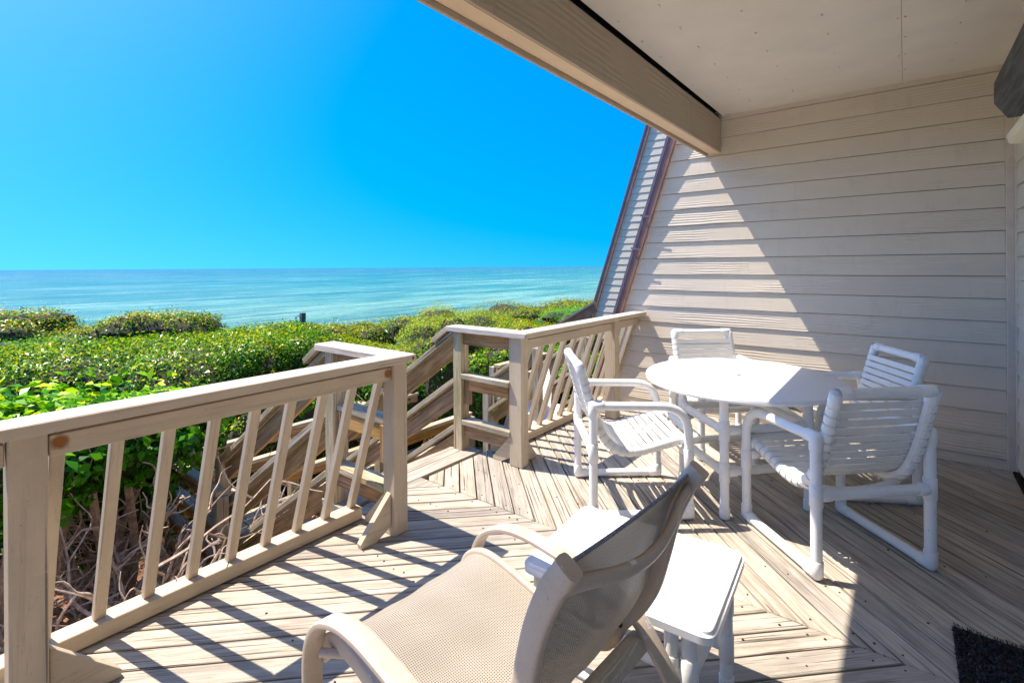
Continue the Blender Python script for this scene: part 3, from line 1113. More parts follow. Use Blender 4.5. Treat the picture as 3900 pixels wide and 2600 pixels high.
railR = thing('deck_railing', 'beige railing with leaning balusters between the stair opening and the side wall', 'railing', (3.9, 2.3, 0))
cap_poly('cap_rail', [(2.795, 2.100), (W - .022, 2.100), (W - .022, 2.238), (2.93, 2.238)], 0.938, 0.977, railR, M['cap'])
lumber('cap_edge', (2.802, 2.0985, 0.9572), (W - .024, 2.0985, 0.9572), 0.004, 0.036, PB, railR, bevel=0.001)
lumber('post', (2.867, 2.217, 0.001), (2.867, 2.217, 0.937), 0.086, 0.112, PB, railR, up=(0, -1, 0))
lumber('post', (4.318, 2.206, 0.001), (4.318, 2.206, 0.937), 0.092, 0.112, PB, railR, up=(0, -1, 0))
lumber('top_rail', (2.925, 2.196, 0.8775), (4.260, 2.196, 0.8775), 0.040, 0.0700, PB, railR)
lumber('top_rail', (4.376, 2.200, 0.8775), (W - .03, 2.200, 0.8775), 0.040, 0.0700, PB, railR)
lumber('gap_blocker', (2.93, 2.2215, 0.924), (W - .03, 2.2215, 0.924), 0.022, 0.026, M['stair'], railR)  # same added light blocker behind the gap of the right cap
rail_run(railR, 2.935, W - .03, [3.025 + 0.1652 * i for i in range(12)])
brace(railR, (3.075, 2.235), (2.911, 2.225, 0.215))
brace(railR, (2.865, 2.45), (2.865, 2.275, 0.215))
brace(railR, (4.305, 2.44), (4.305, 2.263, 0.215))

# ---- stairs down to the walkway
ST, TP = M['stair'], M['stairtop']
stairs = thing('stairs', 'weathered wooden stairs with three-rail guards going down to the walkway between the two railings', 'stairs', (2.3, 3.5, 0))
SL = 0.665


def guard_post(parent, u, v, z0, z1, mat=None, w=0.09):
    lumber('post', (u, v, z0), (u, v, z1), w, w, mat or TP, parent, up=(0, -1, 0))


def level_v(parent, u, v0, v1, zt, board=True, name='rail', bd=0.09, w=0.09, inner=None):
    lumber(name, (u, v0, zt - 0.019), (u, v1, zt - 0.019), w, 0.038, TP, parent)
    if board:
        lumber(name + '_board', (inner if inner else u, v0, zt - 0.039 - bd / 2), (inner if inner else u, v1, zt - 0.039 - bd / 2), 0.036, bd, ST, parent)


def level_u(parent, v, u0, u1, zt, bd=0.09):
    lumber('rail', (u0, v, zt - 0.019), (u1, v, zt - 0.019), 0.09, 0.038, TP, parent)
    lumber('rail_board', (u0, v, zt - 0.039 - bd / 2), (u1, v, zt - 0.039 - bd / 2), 0.036, bd, ST, parent)


def slope_v(parent, u, v0, z0, v1, w=0.09, bd=0.12, sl=SL, board=True):
    z1 = z0 - sl * (v1 - v0)
    d = Vector((0, 1, -sl)).normalized()
    nz = Vector((0, sl, 1)).normalized()
    lumber('sloped_rail', (u, v0, z0 - .02), (u, v1, z1 - .02), w, 0.038, TP, parent, up=nz)
    if board:
        o = (0.04 + bd / 2) * 1.0
        lumber('sloped_rail_board', Vector((u, v0, z0 - .02)) - nz * o, Vector((u, v1, z1 - .02)) - nz * o, 0.034, bd, ST, parent, up=nz)


for side_u, s in ((1.745, 0), (2.865, 1)):
    # level guard beside the top landing
    u = side_u
    poly = [(1.662, 2.242), (1.80, 2.104), (1.80, 2.90), (1.662, 2.90)] if s == 0 else [(2.792, 2.104), (2.926, 2.242), (2.926, 2.90), (2.792, 2.90)]
    cap_poly('cap_rail', poly, 0.939, 0.978, stairs, M['cap'], math.pi / 2)
    guard_post(stairs, u, 2.80, -2.3, 0.937)
    lumber('rail_board', (u, 2.265, 0.885), (u, 2.752, 0.885), 0.036, 0.10, ST, stairs)
    lumber('rail', (u - (.02 if s else -.02), 2.265, 0.590), (u - (.02 if s else -.02), 2.752, 0.590), 0.088, 0.038, TP, stairs)
    lumber('rail_board', (u, 2.30, 0.523), (u, 2.70, 0.523), 0.036, 0.092, ST, stairs)
    for vv in (2.285, 2.735):
        lumber('rail_cleat', (u + (.012 if s else -.012), vv, 0.36), (u + (.012 if s else -.012), vv, 0.57), 0.036, 0.06, ST, stairs, up=(0, 1, 0))
    lumber('rail', (u, 2.265, 0.226), (u, 2.752, 0.226), 0.10, 0.038, TP, stairs)
    lumber('rail_board', (u, 2.265, 0.155), (u, 2.752, 0.155), 0.036, 0.10, ST, stairs)
    # sloping guards
    vend = 4.44
    slope_v(stairs, u, 2.90, 0.975, 3.07, w=0.136, board=False)
    slope_v(stairs, u, 2.85, 0.945, vend, w=0.09, bd=0.125)
    slope_v(stairs, u, 2.85, 0.560, vend, w=0.09, bd=0.125)
    slope_v(stairs, u, 2.85, 0.185, vend, w=0.09, bd=0.125)
    guard_post(stairs, u, vend + .045, -2.3, 0.945 - SL * (vend - 2.85) - 0.02)
# treads
for i in range(6):
    zt = -0.178 * (i + 1)
    v0 = 2.90 + 0.267 * i
    if i < 5:
        for j in range(2):
            lumber('tread', (1.79, v0 + .068 + j * 0.137, zt - .019), (2.82, v0 + .068 + j * 0.137, zt - .019), 0.131, 0.038, TP, stairs)
for u in (1.775, 2.30, 2.835):
    lumber('stringer', (u, 2.90, -0.22), (u, 4.30, -0.22 - SL * 1.40), 0.04, 0.22, ST, stairs, up=(0, SL, 1))

# ---- walkway below
walk = thing('walkway', 'low wooden walkway with three-rail guards seen through the balusters at the foot of the stairs', 'walkway', (3.0, 4.8, -1.07))
for i in range(36):
    u0 = 1.62 + i * 0.146
    lumber('walk_board', (u0 + .07, 4.22, -1.09), (u0 + .07, 5.38, -1.09), 0.139, 0.036, TP, walk)
for v in (4.3, 5.3):
    lumber('walk_joist', (1.6, v, -1.2), (6.9, v, -1.2), 0.04, 0.18, ST, walk)
for zt in (-0.30, -0.55, -0.80):
    level_v(walk, 1.63, 4.22, 5.42, zt)
    level_u(walk, 5.38, 1.69, 4.62, zt)
    level_u(walk, 4.10, 3.02, 4.34, zt + (0.02 if zt > -.4 else 0))
    level_v(walk, 4.06, 5.44, 7.2, zt - .1)
for (u, v) in ((1.63, 4.24), (1.63, 5.38), (2.85, 5.44), (4.06, 5.38), (4.06, 7.2), (3.05, 4.10), (4.34, 4.10)):
    guard_post(walk, u, v, -2.3, -0.345)

# ---- neighbour's stairs further right
nst = thing('stairs', 'neighbouring wooden stairs and guards beyond the right railing, coming down from the next deck', 'stairs', (5.4, 3.9, -0.5))
for u in (4.62, 5.70):
    slope_v(nst, u, 3.35, 0.53, 4.02)
    slope_v(nst, u, 3.35, 0.16, 4.02)
    slope_v(nst, u, 3.35, -0.21, 4.02)
    guard_post(nst, u, 4.06, -2.2, 0.06)
    guard_post(nst, u, 3.30, -2.2, 0.52)
for i in range(6):
    zt = -0.178 * (i + 1)
    for j in range(2):
        lumber('tread', (4.66, 2.8 + .267 * i + .068 + j * .137, zt - .019), (5.66, 2.8 + .267 * i + .068 + j * .137, zt - .019), 0.131, 0.038, TP, nst)
for u in (4.70, 5.62):
    lumber('stringer', (u, 2.8, -0.22), (u, 4.35, -0.22 - SL * 1.55), 0.04, 0.22, ST, nst, up=(0, SL, 1))
pf = thing('platform_guard', 'raised level guard with three rails behind the right railing, beside the neighbouring stairs', 'railing', (6.2, 4.3, 0))
for zt in (0.10, -0.12, -0.34):
    lumber('rail', (5.15, 4.36, zt), (6.35, 4.36, zt), 0.11, 0.038, TP, pf)
    lumber('rail_board', (5.15, 4.36, zt - .065), (6.35, 4.36, zt - .065), 0.036, 0.09, ST, pf)
for u in (5.18, 5.78, 6.33):
    lumber('post', (u, 4.44, -2.2), (u, 4.44, 0.08), 0.09, 0.09, TP, pf, up=(0, -1, 0))
# sloping brown-capped rail beside the far wall
brn = thing('brown_handrail', 'dark brown sloping rail coming down to the left from the foot of the far wall', 'handrail', (9.4, 5.9, 0))
lumber('rail_cap', (9.6, 5.30, 0.66), (9.6, 7.1, -0.36), 0.10, 0.05, M['purple'], brn, up=(0, .5, 1))
lumber('rail_fascia', (9.6, 5.27, 0.54), (9.6, 7.07, -0.48), 0.04, 0.17, M['copper'], brn, up=(0, .5, 1))
lumber('post', (9.6, 6.2, -2.1), (9.6, 6.2, -0.02), 0.09, 0.09, M['purple'], brn, up=(0, -1, 0))
lumber('post', (9.6, 7.0, -2.1), (9.6, 7.0, -0.42), 0.09, 0.09, M['purple'], brn, up=(0, -1, 0))

# two white paddle boards leaning below the right railing
def paddle(a, b, w, label):
    t = thing('white_board', label, 'surfboard', a, 0, 'white boards stored beside the neighbouring stairs')
    a, b = Vector(a), Vector(b)
    pts = [a + (b - a) * s for s in np.linspace(0, 1, 12)]
    sc = [0.12, .5, .75, .92, 1, 1, 1, .98, .92, .78, .52, .12]
    g = Geo()
    prof = [(w / 2 * math.cos(q), 0.035 * math.sin(q)) for q in np.linspace(0, 2 * math.pi, 13)[:-1]]
    g.sweep(pts, prof, None, sc)
    g.build('hull', M['top'], t)
    f = Geo()
    f.box(a + (b - a) * 0.12 + Vector((0, -0.04, -0.05)), (0.01, 0.10, 0.07))
    f.build('fin', M['dark'], t, smooth=False)


paddle((3.75, 3.05, -1.25), (5.10, 3.50, 0.22), 0.34, 'longer white board leaning below the right railing, left of its neighbour')
paddle((4.05, 2.98, -1.30), (5.15, 3.36, -0.25), 0.30, 'shorter white board leaning below the right railing, right of its neighbour')

# ================================================================== FURNITURE
PVC = M['pvc']
RP, RF = 0.0245, 0.0288


def chair_meshes():
    d = {}
    hw, hy = 0.293, 0.275
    zf, zr = 0.028, 0.652
    # side frame in the y-z plane (x = 0)
    g = Geo()
    loop = fillet([(0, -hy, zf), (0, -hy, zr), (0, hy, 0.612), (0, hy, zf)], [0, 0.0, 0.21, 0], 9)
    g.tube([(0, -hy, zf), (0, -hy, zr)], RP, 14)
    arm = fillet([(0, -hy, zr), (0, hy, 0.640), (0, hy, 0.30)], [0, 0.24, 0], 10)
    # arm with a wide front bend
    g.tube(arm, RP, 14)
    g.tube([(0, hy, 0.31), (0, hy, zf)], RP, 14)
    g.tube([(0, -hy, zf), (0, hy, zf)], RP, 14)
    for (y, z, dirs) in ((-hy, zf, ((0, 0, 1), (0, 1, 0))), (hy, zf, ((0, 0, 1), (0, -1, 0))), (-hy, zr, ((0, 0, -1), (0, 1, 0)))):
        c = Vector((0, y, z))
        for dd in dirs:
            dv = Vector(dd)
            g.fitting(c + dv * 0.028, dv, 0.066, RF)
        g.ball(c, RF * 0.995, 12, 8)
    g.fitting((0, hy, 0.345), (0, 0, 1), 0.105, RF)
    g.fitting((0, -hy, 0.385), (0, 0, 1), 0.105, RF)
    d['side_frame'] = g.mesh(PVC)
    # cross bars
    g = Geo()
    g.tube([(-hw, 0, 0), (hw, 0, 0)], RP, 14)
    for s in (-1, 1):
        g.fitting((s * (hw - 0.045), 0, 0), (1, 0, 0), 0.05, RF)
    d['crossbar'] = g.mesh(PVC)
    # seat/back side tube profile
    prof = catmull([(0, -0.345, 0.868), (0, -0.322, 0.79), (0, -0.285, 0.66), (0, -0.245, 0.54), (0, -0.185, 0.43),
                    (0, -0.10, 0.375), (0, 0.0, 0.375), (0, 0.12, 0.405), (0, 0.24, 0.437), (0, 0.335, 0.448)], 5)
    g = Geo()
    g.tube(prof, RP, 14)
    g.ball(prof[0], RF, 12, 8)
    g.ball(prof[-1], RF, 12, 8)
    g.fitting(prof[0] + (prof[1] - prof[0]).normalized() * .03, prof[1] - prof[0], 0.07, RF)
    g.fitting(prof[-1] + (prof[-2] - prof[-1]).normalized() * .02, prof[-2] - prof[-1], 0.05, RF)
    d['sling_tube'] = g.mesh(PVC)
    g = Geo()
    g.tube([(-.245, 0, 0), (-.16, 0, 0), (.16, 0, 0), (.245, 0, 0)], RP, 14)
    for s in (-1, 1):
        g.fitting((s * .205, 0, 0), (1, 0, 0), 0.07, RF)
        g.ball((s * .245, 0, 0), RF, 12, 8)
    d['end_tube'] = g.mesh(PVC)
    g = Geo()
    g.tube([(x, -0.012 * (1 - (x / .245) ** 2), -0.030 * (1 - (x / .245) ** 2)) for x in np.linspace(-.245, .245, 13)], 0.017, 10)
    d['stretcher'] = g.mesh(PVC)
    g = Geo()
    g.tube([(0, -hy + .0, 0.615), (0, -0.262, 0.60)], RP, 12)
    g = Geo()
    # strap: local x across, y along the frame, z outwards
    w = 0.0345
    xs = np.linspace(-.245, .245, 9)
    for sgn, zz in ((1, 0.0275), (-1, 0.0245)):
        pass
    base = len(g.v)
    for x in xs:
        dz = -0.004 * (1 - (x / .245) ** 2)
        for y, z in ((-w / 2, .0262), (w / 2, .0262), (w / 2, .0292), (-w / 2, .0292)):
            g.v.append(Vector((x, y, z + dz)))
    for i in range(len(xs) - 1):
        for j in range(4):
            a = base + i * 4 + j
            b = base + i * 4 + (j + 1) % 4
            g.f.append((a, a + 4, b + 4, b))
    for s in (-1, 1):
        arc = []
        # wrap round the outside of the tube
        for q in np.linspace(90, -150, 11):
            q = math.radians(q)
            arc.append(Vector((s * (.245 + 0.0278 * math.cos(q)), 0, 0.0278 * math.sin(q))))
        g.sweep(arc, [(w / 2, -.0015), (w / 2, .0015), (-w / 2, .0015), (-w / 2, -.0015)], (0, 1, 0))
        g.tube([(s * .232, 0, -.0250), (s * .232, 0, -.0285)], 0.006, 8)
    d['strap'] = g.mesh(M['strap'], sharp=30)
    return d, prof, hw, hy


CH, CPROF, CHW, CHY = chair_meshes()


def dress(parent, name, mesh, mw):
    o = bpy.data.objects.new(name, mesh)
    COL.objects.link(o)
    o.parent = parent
    o.matrix_basis = mw
    return o


def pvc_chair(x, y, heading, label, group='white strap chairs round the table'):
    """heading = direction the sitter faces, degrees"""
    t = thing('patio_chair', label, 'chair', (x, y, 0.001), math.radians(heading) - math.pi / 2, group)
    T = Matrix.Translation
    for s in (-1, 1):
        dress(t, 'side_frame', CH['side_frame'], T((s * CHW, 0, 0)))
        dress(t, 'sling_tube', CH['sling_tube'], T((s * .245, 0, 0)))
    dress(t, 'crossbar', CH['crossbar'], T((0, CHY, 0.372)))
    dress(t, 'crossbar', CH['crossbar'], T((0, -CHY, 0.385)))
    dress(t, 'top_tube', CH['end_tube'], T(CPROF[0]))
    dress(t, 'front_tube', CH['end_tube'], T(CPROF[-1]))
    dress(t, 'stretcher', CH['stretcher'], T((0, -0.150, 0.375)))
    # straps along the profile
    P = CPROF
    cum = [0]
    for i in range(1, len(P)):
        cum.append(cum[-1] + (P[i] - P[i - 1]).length)
    s = 0.082
    while s < cum[-1] - 0.045:
        i = max(j for j in range(len(cum)) if cum[j] <= s)
        f = (s - cum[i]) / (cum[i + 1] - cum[i])
        p = P[i].lerp(P[i + 1], f)
        tn = (P[i + 1] - P[i]).normalized()
        yv = tn
        xv = Vector((1, 0, 0))
        zv = xv.cross(yv)
        mw = Matrix(((1, yv.x, zv.x, 0), (0, yv.y, zv.y, p.y), (0, yv.z, zv.z, p.z), (0, 0, 0, 1)))
        dress(t, 'strap', CH['strap'], mw)
        s += 0.0445
    return t


pvc_chair(3.06, 0.314, 45, 'white strap chair nearest the camera at the round table, back to the viewer')
pvc_chair(2.905, 1.375, -50.5, 'white strap chair left of the round table, in full sun, seen from the side')
pvc_chair(4.17, 1.165, -137.5, 'white tubular strap chair behind the round table, against the sunlit clapboards')
pvc_chair(3.965, 0.335, 121, 'white strap chair on the far right of the table, in shade by the wall')

# ---- round table
TC = (3.445, 0.845)
tab = thing('round_table', 'round white patio table with a pipe frame and a small umbrella hole', 'table', (TC[0], TC[1], 0))


def disc(r, z0, z1, hole=0.0, n=72, ell=1.0, ang=0.0):
    """tabletop with rolled rim, optional centre hole"""
    prof = [(hole, z0), (r - .018, z0), (r - .004, z0 + .006), (r, z0 + .016), (r - .003, z1 - .006), (r - .012, z1), (hole, z1)]
    g = Geo()
    for i in range(n):
        a = 2 * math.pi * i / n
        for rr, z in prof:
            x, y = rr * math.cos(a) * ell, rr * math.sin(a)
            g.v.append(Vector((x * math.cos(ang) - y * math.sin(ang), x * math.sin(ang) + y * math.cos(ang), z)))
    m = len(prof)
    for i in range(n):
        for j in range(m):
            a = i * m + j
            b = i * m + (j + 1) % m
            c = ((i + 1) % n) * m
            g.f.append((a, c + j, c + (j + 1) % m, b))
    return g


o = disc(0.592, 0.700, 0.735, 0.022, ell=1.06, ang=math.radians(14)).build('tabletop', M['top'], tab, Matrix.Translation((TC[0], TC[1], 0)), sharp=35)
g = Geo()
g.tube([(0, 0, .705), (0, 0, .722)], 0.023, 16)
g.build('umbrella_hole', M['void'], tab, Matrix.Translation((TC[0], TC[1], 0)))
legs = [(2.990, 0.820), (3.352, 1.187), (3.757, 0.822), (3.395, 0.455)]
for i, (x, y) in enumerate(legs):
    g = Geo()
    g.tube([(x, y, 0.002), (x, y, 0.70)], RP + .001, 14)
    g.fitting((x, y, 0.030), (0, 0, 1), 0.058, RF + .001)
    g.fitting((x, y, 0.262), (0, 0, 1), 0.115, RF + .001)
    g.fitting((x, y, 0.500), (0, 0, 1), 0.115, RF + .001)
    g.build('leg', PVC, tab)
    x2, y2 = legs[(i + 1) % 4]
    dv = Vector((x2 - x, y2 - y, 0)).normalized()
    for zz in (0.262, 0.500):
        g = Geo()
        g.tube([(x, y, zz), (x2, y2, zz)], RP, 14)
        g.fitting(Vector((x, y, zz)) + dv * .048, dv, 0.05, RF)
        g.fitting(Vector((x2, y2, zz)) - dv * .048, dv, 0.05, RF)
        g.build('crossbar', PVC, tab)
g = Geo()
for (a, b) in ((0, 2), (1, 3)):
    g.tube([(*legs[a], 0.680), (*legs[b], 0.680 + (.0 if a == 0 else -.001))], 0.018, 10)
g.build('top_support', PVC, tab)

# ---- side table
SC = (1.600, 0.735)
sid = thing('side_table', 'small white rectangular side table on pipe legs beside the sling chair', 'table', (SC[0], SC[1], 0))
poly = [(1.375, 0.405), (1.862, 0.440), (1.825, 1.070), (1.335, 1.030)]
rp = []
for i in range(4):
    p = Vector(poly[i])
    a = Vector(poly[i - 1]) - p
    b = Vector(poly[(i + 1) % 4]) - p
    A, B = p + a.normalized() * .045, p + b.normalized() * .045
    for k in range(6):
        t = k / 5
        q = A * (1 - t) ** 2 + p * 2 * t * (1 - t) + B * t * t
        rp.append((q.x, q.y))
bmt = bmesh.new()
vb = [bmt.verts.new((x, y, 0.418)) for x, y in rp]
vt = [bmt.verts.new((x, y, 0.450)) for x, y in rp]
bmt.faces.new(vt)
bmt.faces.new(list(reversed(vb)))
for i in range(len(rp)):
    bmt.faces.new((vb[i], vb[(i + 1) % len(rp)], vt[(i + 1) % len(rp)], vt[i]))
bmesh.ops.recalc_face_normals(bmt, faces=bmt.faces)
ed = [e for e in bmt.edges if all(v.co.z > .449 for v in e.verts)]
bmesh.ops.bevel(bmt, geom=ed, offset=0.010, segments=3, affect='EDGES')
mt_ = bm_mesh(bmt)
mt_.polygons.foreach_set('use_smooth', [True] * len(mt_.polygons))
mt_.set_sharp_from_angle(angle=math.radians(50))
link('tabletop', mt_, M['top'], sid)
sl = [(1.400, 0.482), (1.795, 0.49), (1.765, 1.01), (1.385, 0.985)]
for i, (x, y) in enumerate(sl):
    g = Geo()
    g.tube([(x, y, 0.002), (x, y, 0.418)], 0.0215, 14)
    g.fitting((x, y, 0.30), (0, 0, 1), 0.10, 0.0255)
    g.fitting((x, y, 0.14), (0, 0, 1), 0.09, 0.0255)
    g.fitting((x, y, 0.02), (0, 0, 1), 0.036, 0.0255)
    g.build('leg', PVC, sid)
    x2, y2 = sl[(i + 1) % 4]
    for zz in (0.30,) if i % 2 == 0 else (0.30, 0.14):
        g = Geo()
        g.tube([(x, y, zz), (x2, y2, zz)], 0.0205, 12)
        g.build('crossbar', PVC, sid)
g = Geo()
g.tube([(1.392, 0.530, 0.002), (1.392, 0.530, 0.418)], 0.0205, 14)
g.fitting((1.392, 0.530, 0.30), (0, 0, 1), 0.09, 0.0245)
g.build('leg', PVC, sid)

# ---- sling chair in the foreground
slg = thing('sling_chair', 'tan aluminium armchair with beige mesh sling in the foreground, seen from behind', 'chair', (1.011, 0.795, 0), math.radians(-4.4))
SM = Matrix.Translation((1.011, 0.795, 0)) @ Matrix.Rotation(math.radians(-4.4), 4, 'Z')
MATX[slg.name] = SM
FR = M['frame']
rail_pts = catmull([(0, -0.362, 0.930), (0, -0.335, 0.890), (0, -0.298, 0.805), (0, -0.270, 0.700), (0, -0.240, 0.600), (0, -0.195, 0.520),
                    (0, -0.148, 0.460), (0, -0.118, 0.405), (0, -0.080, 0.372), (0, 0.0, 0.365), (0, 0.15, 0.385), (0, 0.30, 0.418),
                    (0, 0.40, 0.425), (0, 0.47, 0.395), (0, 0.505, 0.340)], 4)
ov = lambda a, b, n=14, p=0.75: [(a * math.copysign(abs(math.cos(q)) ** p, math.cos(q)), b * math.copysign(abs(math.sin(q)) ** p, math.sin(q))) for q in np.linspace(0, 2 * math.pi, n + 1)[:-1]]
for s in (-1, 1):
    g = Geo()
    # side rail is wider (in depth) at the back bend, as a cast extrusion
    g.sweep([p + Vector((s * .272, 0, 0)) for p in rail_pts], ov(0.0135, 0.0245, 16, 0.45), (1, 0, 0))
    g.build('sling_rail', FR, slg, SM)
    g = Geo()
    p0, p1 = Vector((s * .272, -0.362, 0.930)), Vector((s * .272, -0.372, 0.945))
    g.sweep([p0 - Vector((0, -.008, .014)), p1], ov(0.018, 0.025, 12, .5), (1, 0, 0))
    g.build('end_cap', FR, slg, SM, sharp=50)
    # arm and legs, one bent flat tube
    arm = catmull([(0, 0.455, 0.004), (0, 0.478, 0.17), (0, 0.492, 0.32), (0, 0.478, 0.415), (0, 0.425, 0.488), (0, 0.33, 0.533),
                   (0, 0.22, 0.545), (0, 0.08, 0.532), (0, -0.06, 0.508), (0, -0.165, 0.470), (0, -0.225, 0.410), (0, -0.285, 0.320),
                   (0, -0.345, 0.17), (0, -0.385, 0.004)], 5)
    g = Geo()
    sc = None
    g.sweep([p + Vector((s * .312, 0, 0)) for p in arm], ov(0.0285, 0.0095, 16, .45), (1, 0, 0))
    g.build('arm', FR, slg, SM)
    g = Geo()
    g.tube([(s * .250, -.140, .455), (s * .318, -.140, .462)], 0.013, 10)
    g.tube([(s * .288, -.140, .455), (s * .2885, -.140, .455)], 0.013, 10)
    g.tube([(s * .250, .36, .40), (s * .312, .44, .40)], 0.012, 10)
    g.build('joint', FR, slg, SM)
    g = Geo()
    g.tube([(s * .256, -.152, .462), (s * .2555, -.152, .462), (s * .253, -.156, .464)], 0.008, 8)
    g.build('bolt', M['rust'], slg, SM)
# top cross bar, bowed backwards and down
g = Geo()
bar = catmull([(-.272, -.345, .893), (-.20, -.352, .878), (-.10, -.372, .858), (0, -.380, .850), (.10, -.372, .858), (.20, -.352, .878), (.272, -.345, .893)], 5)
g.sweep(bar, ov(0.011, 0.017, 12, .9), (0, 1, 0.3))
g.build('back_bar', FR, slg, SM)
g = Geo()
bar = catmull([(-.272, .30, .405), (-.15, .29, .375), (0, .285, .365), (.15, .29, .375), (.272, .30, .405)], 5)
g.tube(bar, 0.013, 12)
g.build('seat_bar', FR, slg, SM)
# rear cross tube wrapped in sling fabric
ru = Geo()
ru.tube([(-.30, -.185, .405), (.30, -.185, .405)], 0.030, 18)
me = ru.mesh(plain('folded_sling_fabric', (0.52, 0.46, 0.37), .6, .2, var=.12, vscale=90, bump=.5, bscale=400))
uvl = me.uv_layers.new(name='UVMap')
for lp in me.loops:
    co = me.vertices[lp.vertex_index].co
    an = math.atan2(co.z - .405, co.y + .185)
    uvl.data[lp.index].uv = (co.x, an * 0.030)
link('rear_fabric_tube', me, None, slg, SM)
ru = Geo()
ru.tube([(-.31, -.185, .405), (.31, -.185, .405)], 0.022, 14)
ru.build('rear_tube', FR, slg, SM)
# sling: from the top of the back to the front of the seat
NX = 26
prof = rail_pts[1:]
cum = [0]
for i in range(1, len(prof)):
    cum.append(cum[-1] + (prof[i] - prof[i - 1]).length)
Ltot = cum[-1]
vs_, fs_, uv_ = [], [], []
NL = 70
for i in range(NL + 1):
    s = Ltot * i / NL
    j = max(q for q in range(len(cum)) if cum[q] <= s + 1e-9)
    j = min(j, len(cum) - 2)
    p = prof[j].lerp(prof[j + 1], (s - cum[j]) / (cum[j + 1] - cum[j]))
    tn = (prof[min(j + 2, len(prof) - 1)] - prof[max(j - 1, 0)]).normalized()
    nv = Vector((1, 0, 0)).cross(tn)      # towards the sitter
    if nv.y < 0 and p.z > .5:
        nv = -nv
    if nv.z < 0 and p.z <= .5:
        nv = -nv
    back = p.z > 0.5
    for k in range(NX + 1):
        x = -.262 + .524 * k / NX
        q = 1 - (x / .262) ** 2
        wr = (0.0022 * math.sin(x * 38 + s * 9) + 0.0016 * math.sin(s * 42 + x * 10)) * q * min(1, s / .12)
        sag = -(0.006 + 0.014 * min(1, max(0, s - .05) / .12)) * q * min(1, (Ltot - s) / .10)
        rollin = 0.010
        vs_.append(p + Vector((x, 0, 0)) + nv * (rollin + sag + wr))
        uv_.append((x + .3, s))
for i in range(NL):
    for k in range(NX):
        a = i * (NX + 1) + k
        fs_.append((a, a + 1, a + NX + 2, a + NX + 1))
me = mesh_from(vs_, fs_)
uvl = me.uv_layers.new(name='UVMap')
for lp in me.loops:
    uvl.data[lp.index].uv = uv_[lp.vertex_index]
me.materials.append(M['sling'])
me.polygons.foreach_set('use_smooth', [True] * len(me.polygons))
link('mesh_sling', me, None, slg, SM)
# hem along the top edge
g = Geo()
hem = [vs_[k] + Vector((0, 0, .001)) for k in range(NX + 1)]
g.tube(hem, 0.0042, 8)
g.build('top_hem', plain('grey_hem_cord', (0.22, 0.22, 0.24), .6, .3, var=.5, vscale=120), slg, SM)

# ---- door mat
mat_t = thing('door_mat', 'black bristle door mat in the bottom right corner', 'mat', (2.25, -0.37, 0))
blk = NT('black_bristle')
at = blk.node('ShaderNodeAttribute')
at.attribute_name = 'tint'
blk.base(blk.ramp(at.outputs['Fac'], [(0.0, (0.008, 0.008, 0.010)), (0.85, (0.02, 0.02, 0.028)), (1.0, (0.05, 0.07, 0.10))]))  # bluish end of the ramp paints a sparkle onto a few bristles
blk.rough(0.28)
lumber('mat_base', (1.88, -0.365, 0.006), (2.635, -0.365, 0.006), 0.45, 0.010, M['dark'], mat_t)


def cards(pos, nrm, size, width, mat, name, parent, tint=None, fold=0.25, kind=None, droop=0.0):
    """many small folded leaves; each 4 verts"""
    N = len(pos)
    pos = np.asarray(pos)
    nrm = np.asarray(nrm)
    nrm = nrm / (np.linalg.norm(nrm, axis=1, keepdims=True) + 1e-9)
    r = rng.normal(size=(N, 3))
    r[:, 2] += droop
    ax = r - nrm * np.sum(r * nrm, 1, keepdims=True)
    ax /= (np.linalg.norm(ax, axis=1, keepdims=True) + 1e-9)
    sd = np.cross(nrm, ax)
    L = (size * rng.uniform(0.65, 1.25, N))[:, None]
    Wd = L * width
    v = np.empty((N, 4, 3))
    v[:, 0] = pos - ax * L * .5
    v[:, 1] = pos + sd * Wd * .5 + nrm * L * fold * .4 - ax * L * .05
    v[:, 2] = pos + ax * L * .5 - nrm * L * .08
    v[:, 3] = pos - sd * Wd * .5 + nrm * L * fold * .4 - ax * L * .05
    me = bpy.data.meshes.new(name)
    me.vertices.add(N * 4)
    me.vertices.foreach_set('co', v.reshape(-1))
    me.loops.add(N * 4)
    me.polygons.add(N)
    me.loops.foreach_set('vertex_index', np.arange(N * 4, dtype=np.int32))
    me.polygons.foreach_set('loop_start', np.arange(0, N * 4, 4, dtype=np.int32))
    me.polygons.foreach_set('loop_total', np.full(N, 4, dtype=np.int32))
    me.update(calc_edges=True)
    at = me.attributes.new('tint', 'FLOAT', 'POINT')
    tv = rng.random(N) if tint is None else tint
    at.data.foreach_set('value', np.repeat(tv, 4).astype(np.float32))
    me.materials.append(mat)
    o = link(name, me, None, parent)
    if kind:
        o['kind'] = kind
    return o


NB = 16000
bp = np.stack([rng.uniform(1.875, 2.64, NB), rng.uniform(-.592, -.138, NB), np.full(NB, .018)], -1)
bn = rng.normal(size=(NB, 3)) * .6 + np.array([0, 0.3, 0.0])
cards(bp, bn, .016, .16, blk.m, 'bristles', mat_t, droop=2.2, kind='stuff')

# ================================================================== VEGETATION
BOX = 0.60


def lobes_of(c, rx, ry, rz, n, seed):
    r = np.random.default_rng(seed)
    out = [(np.array(c, float), np.array([rx, ry, rz]) * 0.92)]
    for i in range(n):
        a = r.uniform(0, 2 * math.pi)
        q = r.uniform(0.35, 0.8)
        h = r.uniform(0.05, 0.52)
        s = r.uniform(0.28, 0.46)
        out.append((np.array([c[0] + rx * q * math.cos(a), c[1] + ry * q * math.sin(a), c[2] + rz * h]),
                    np.array([rx, ry, rz * 1.1]) * s))
    return out


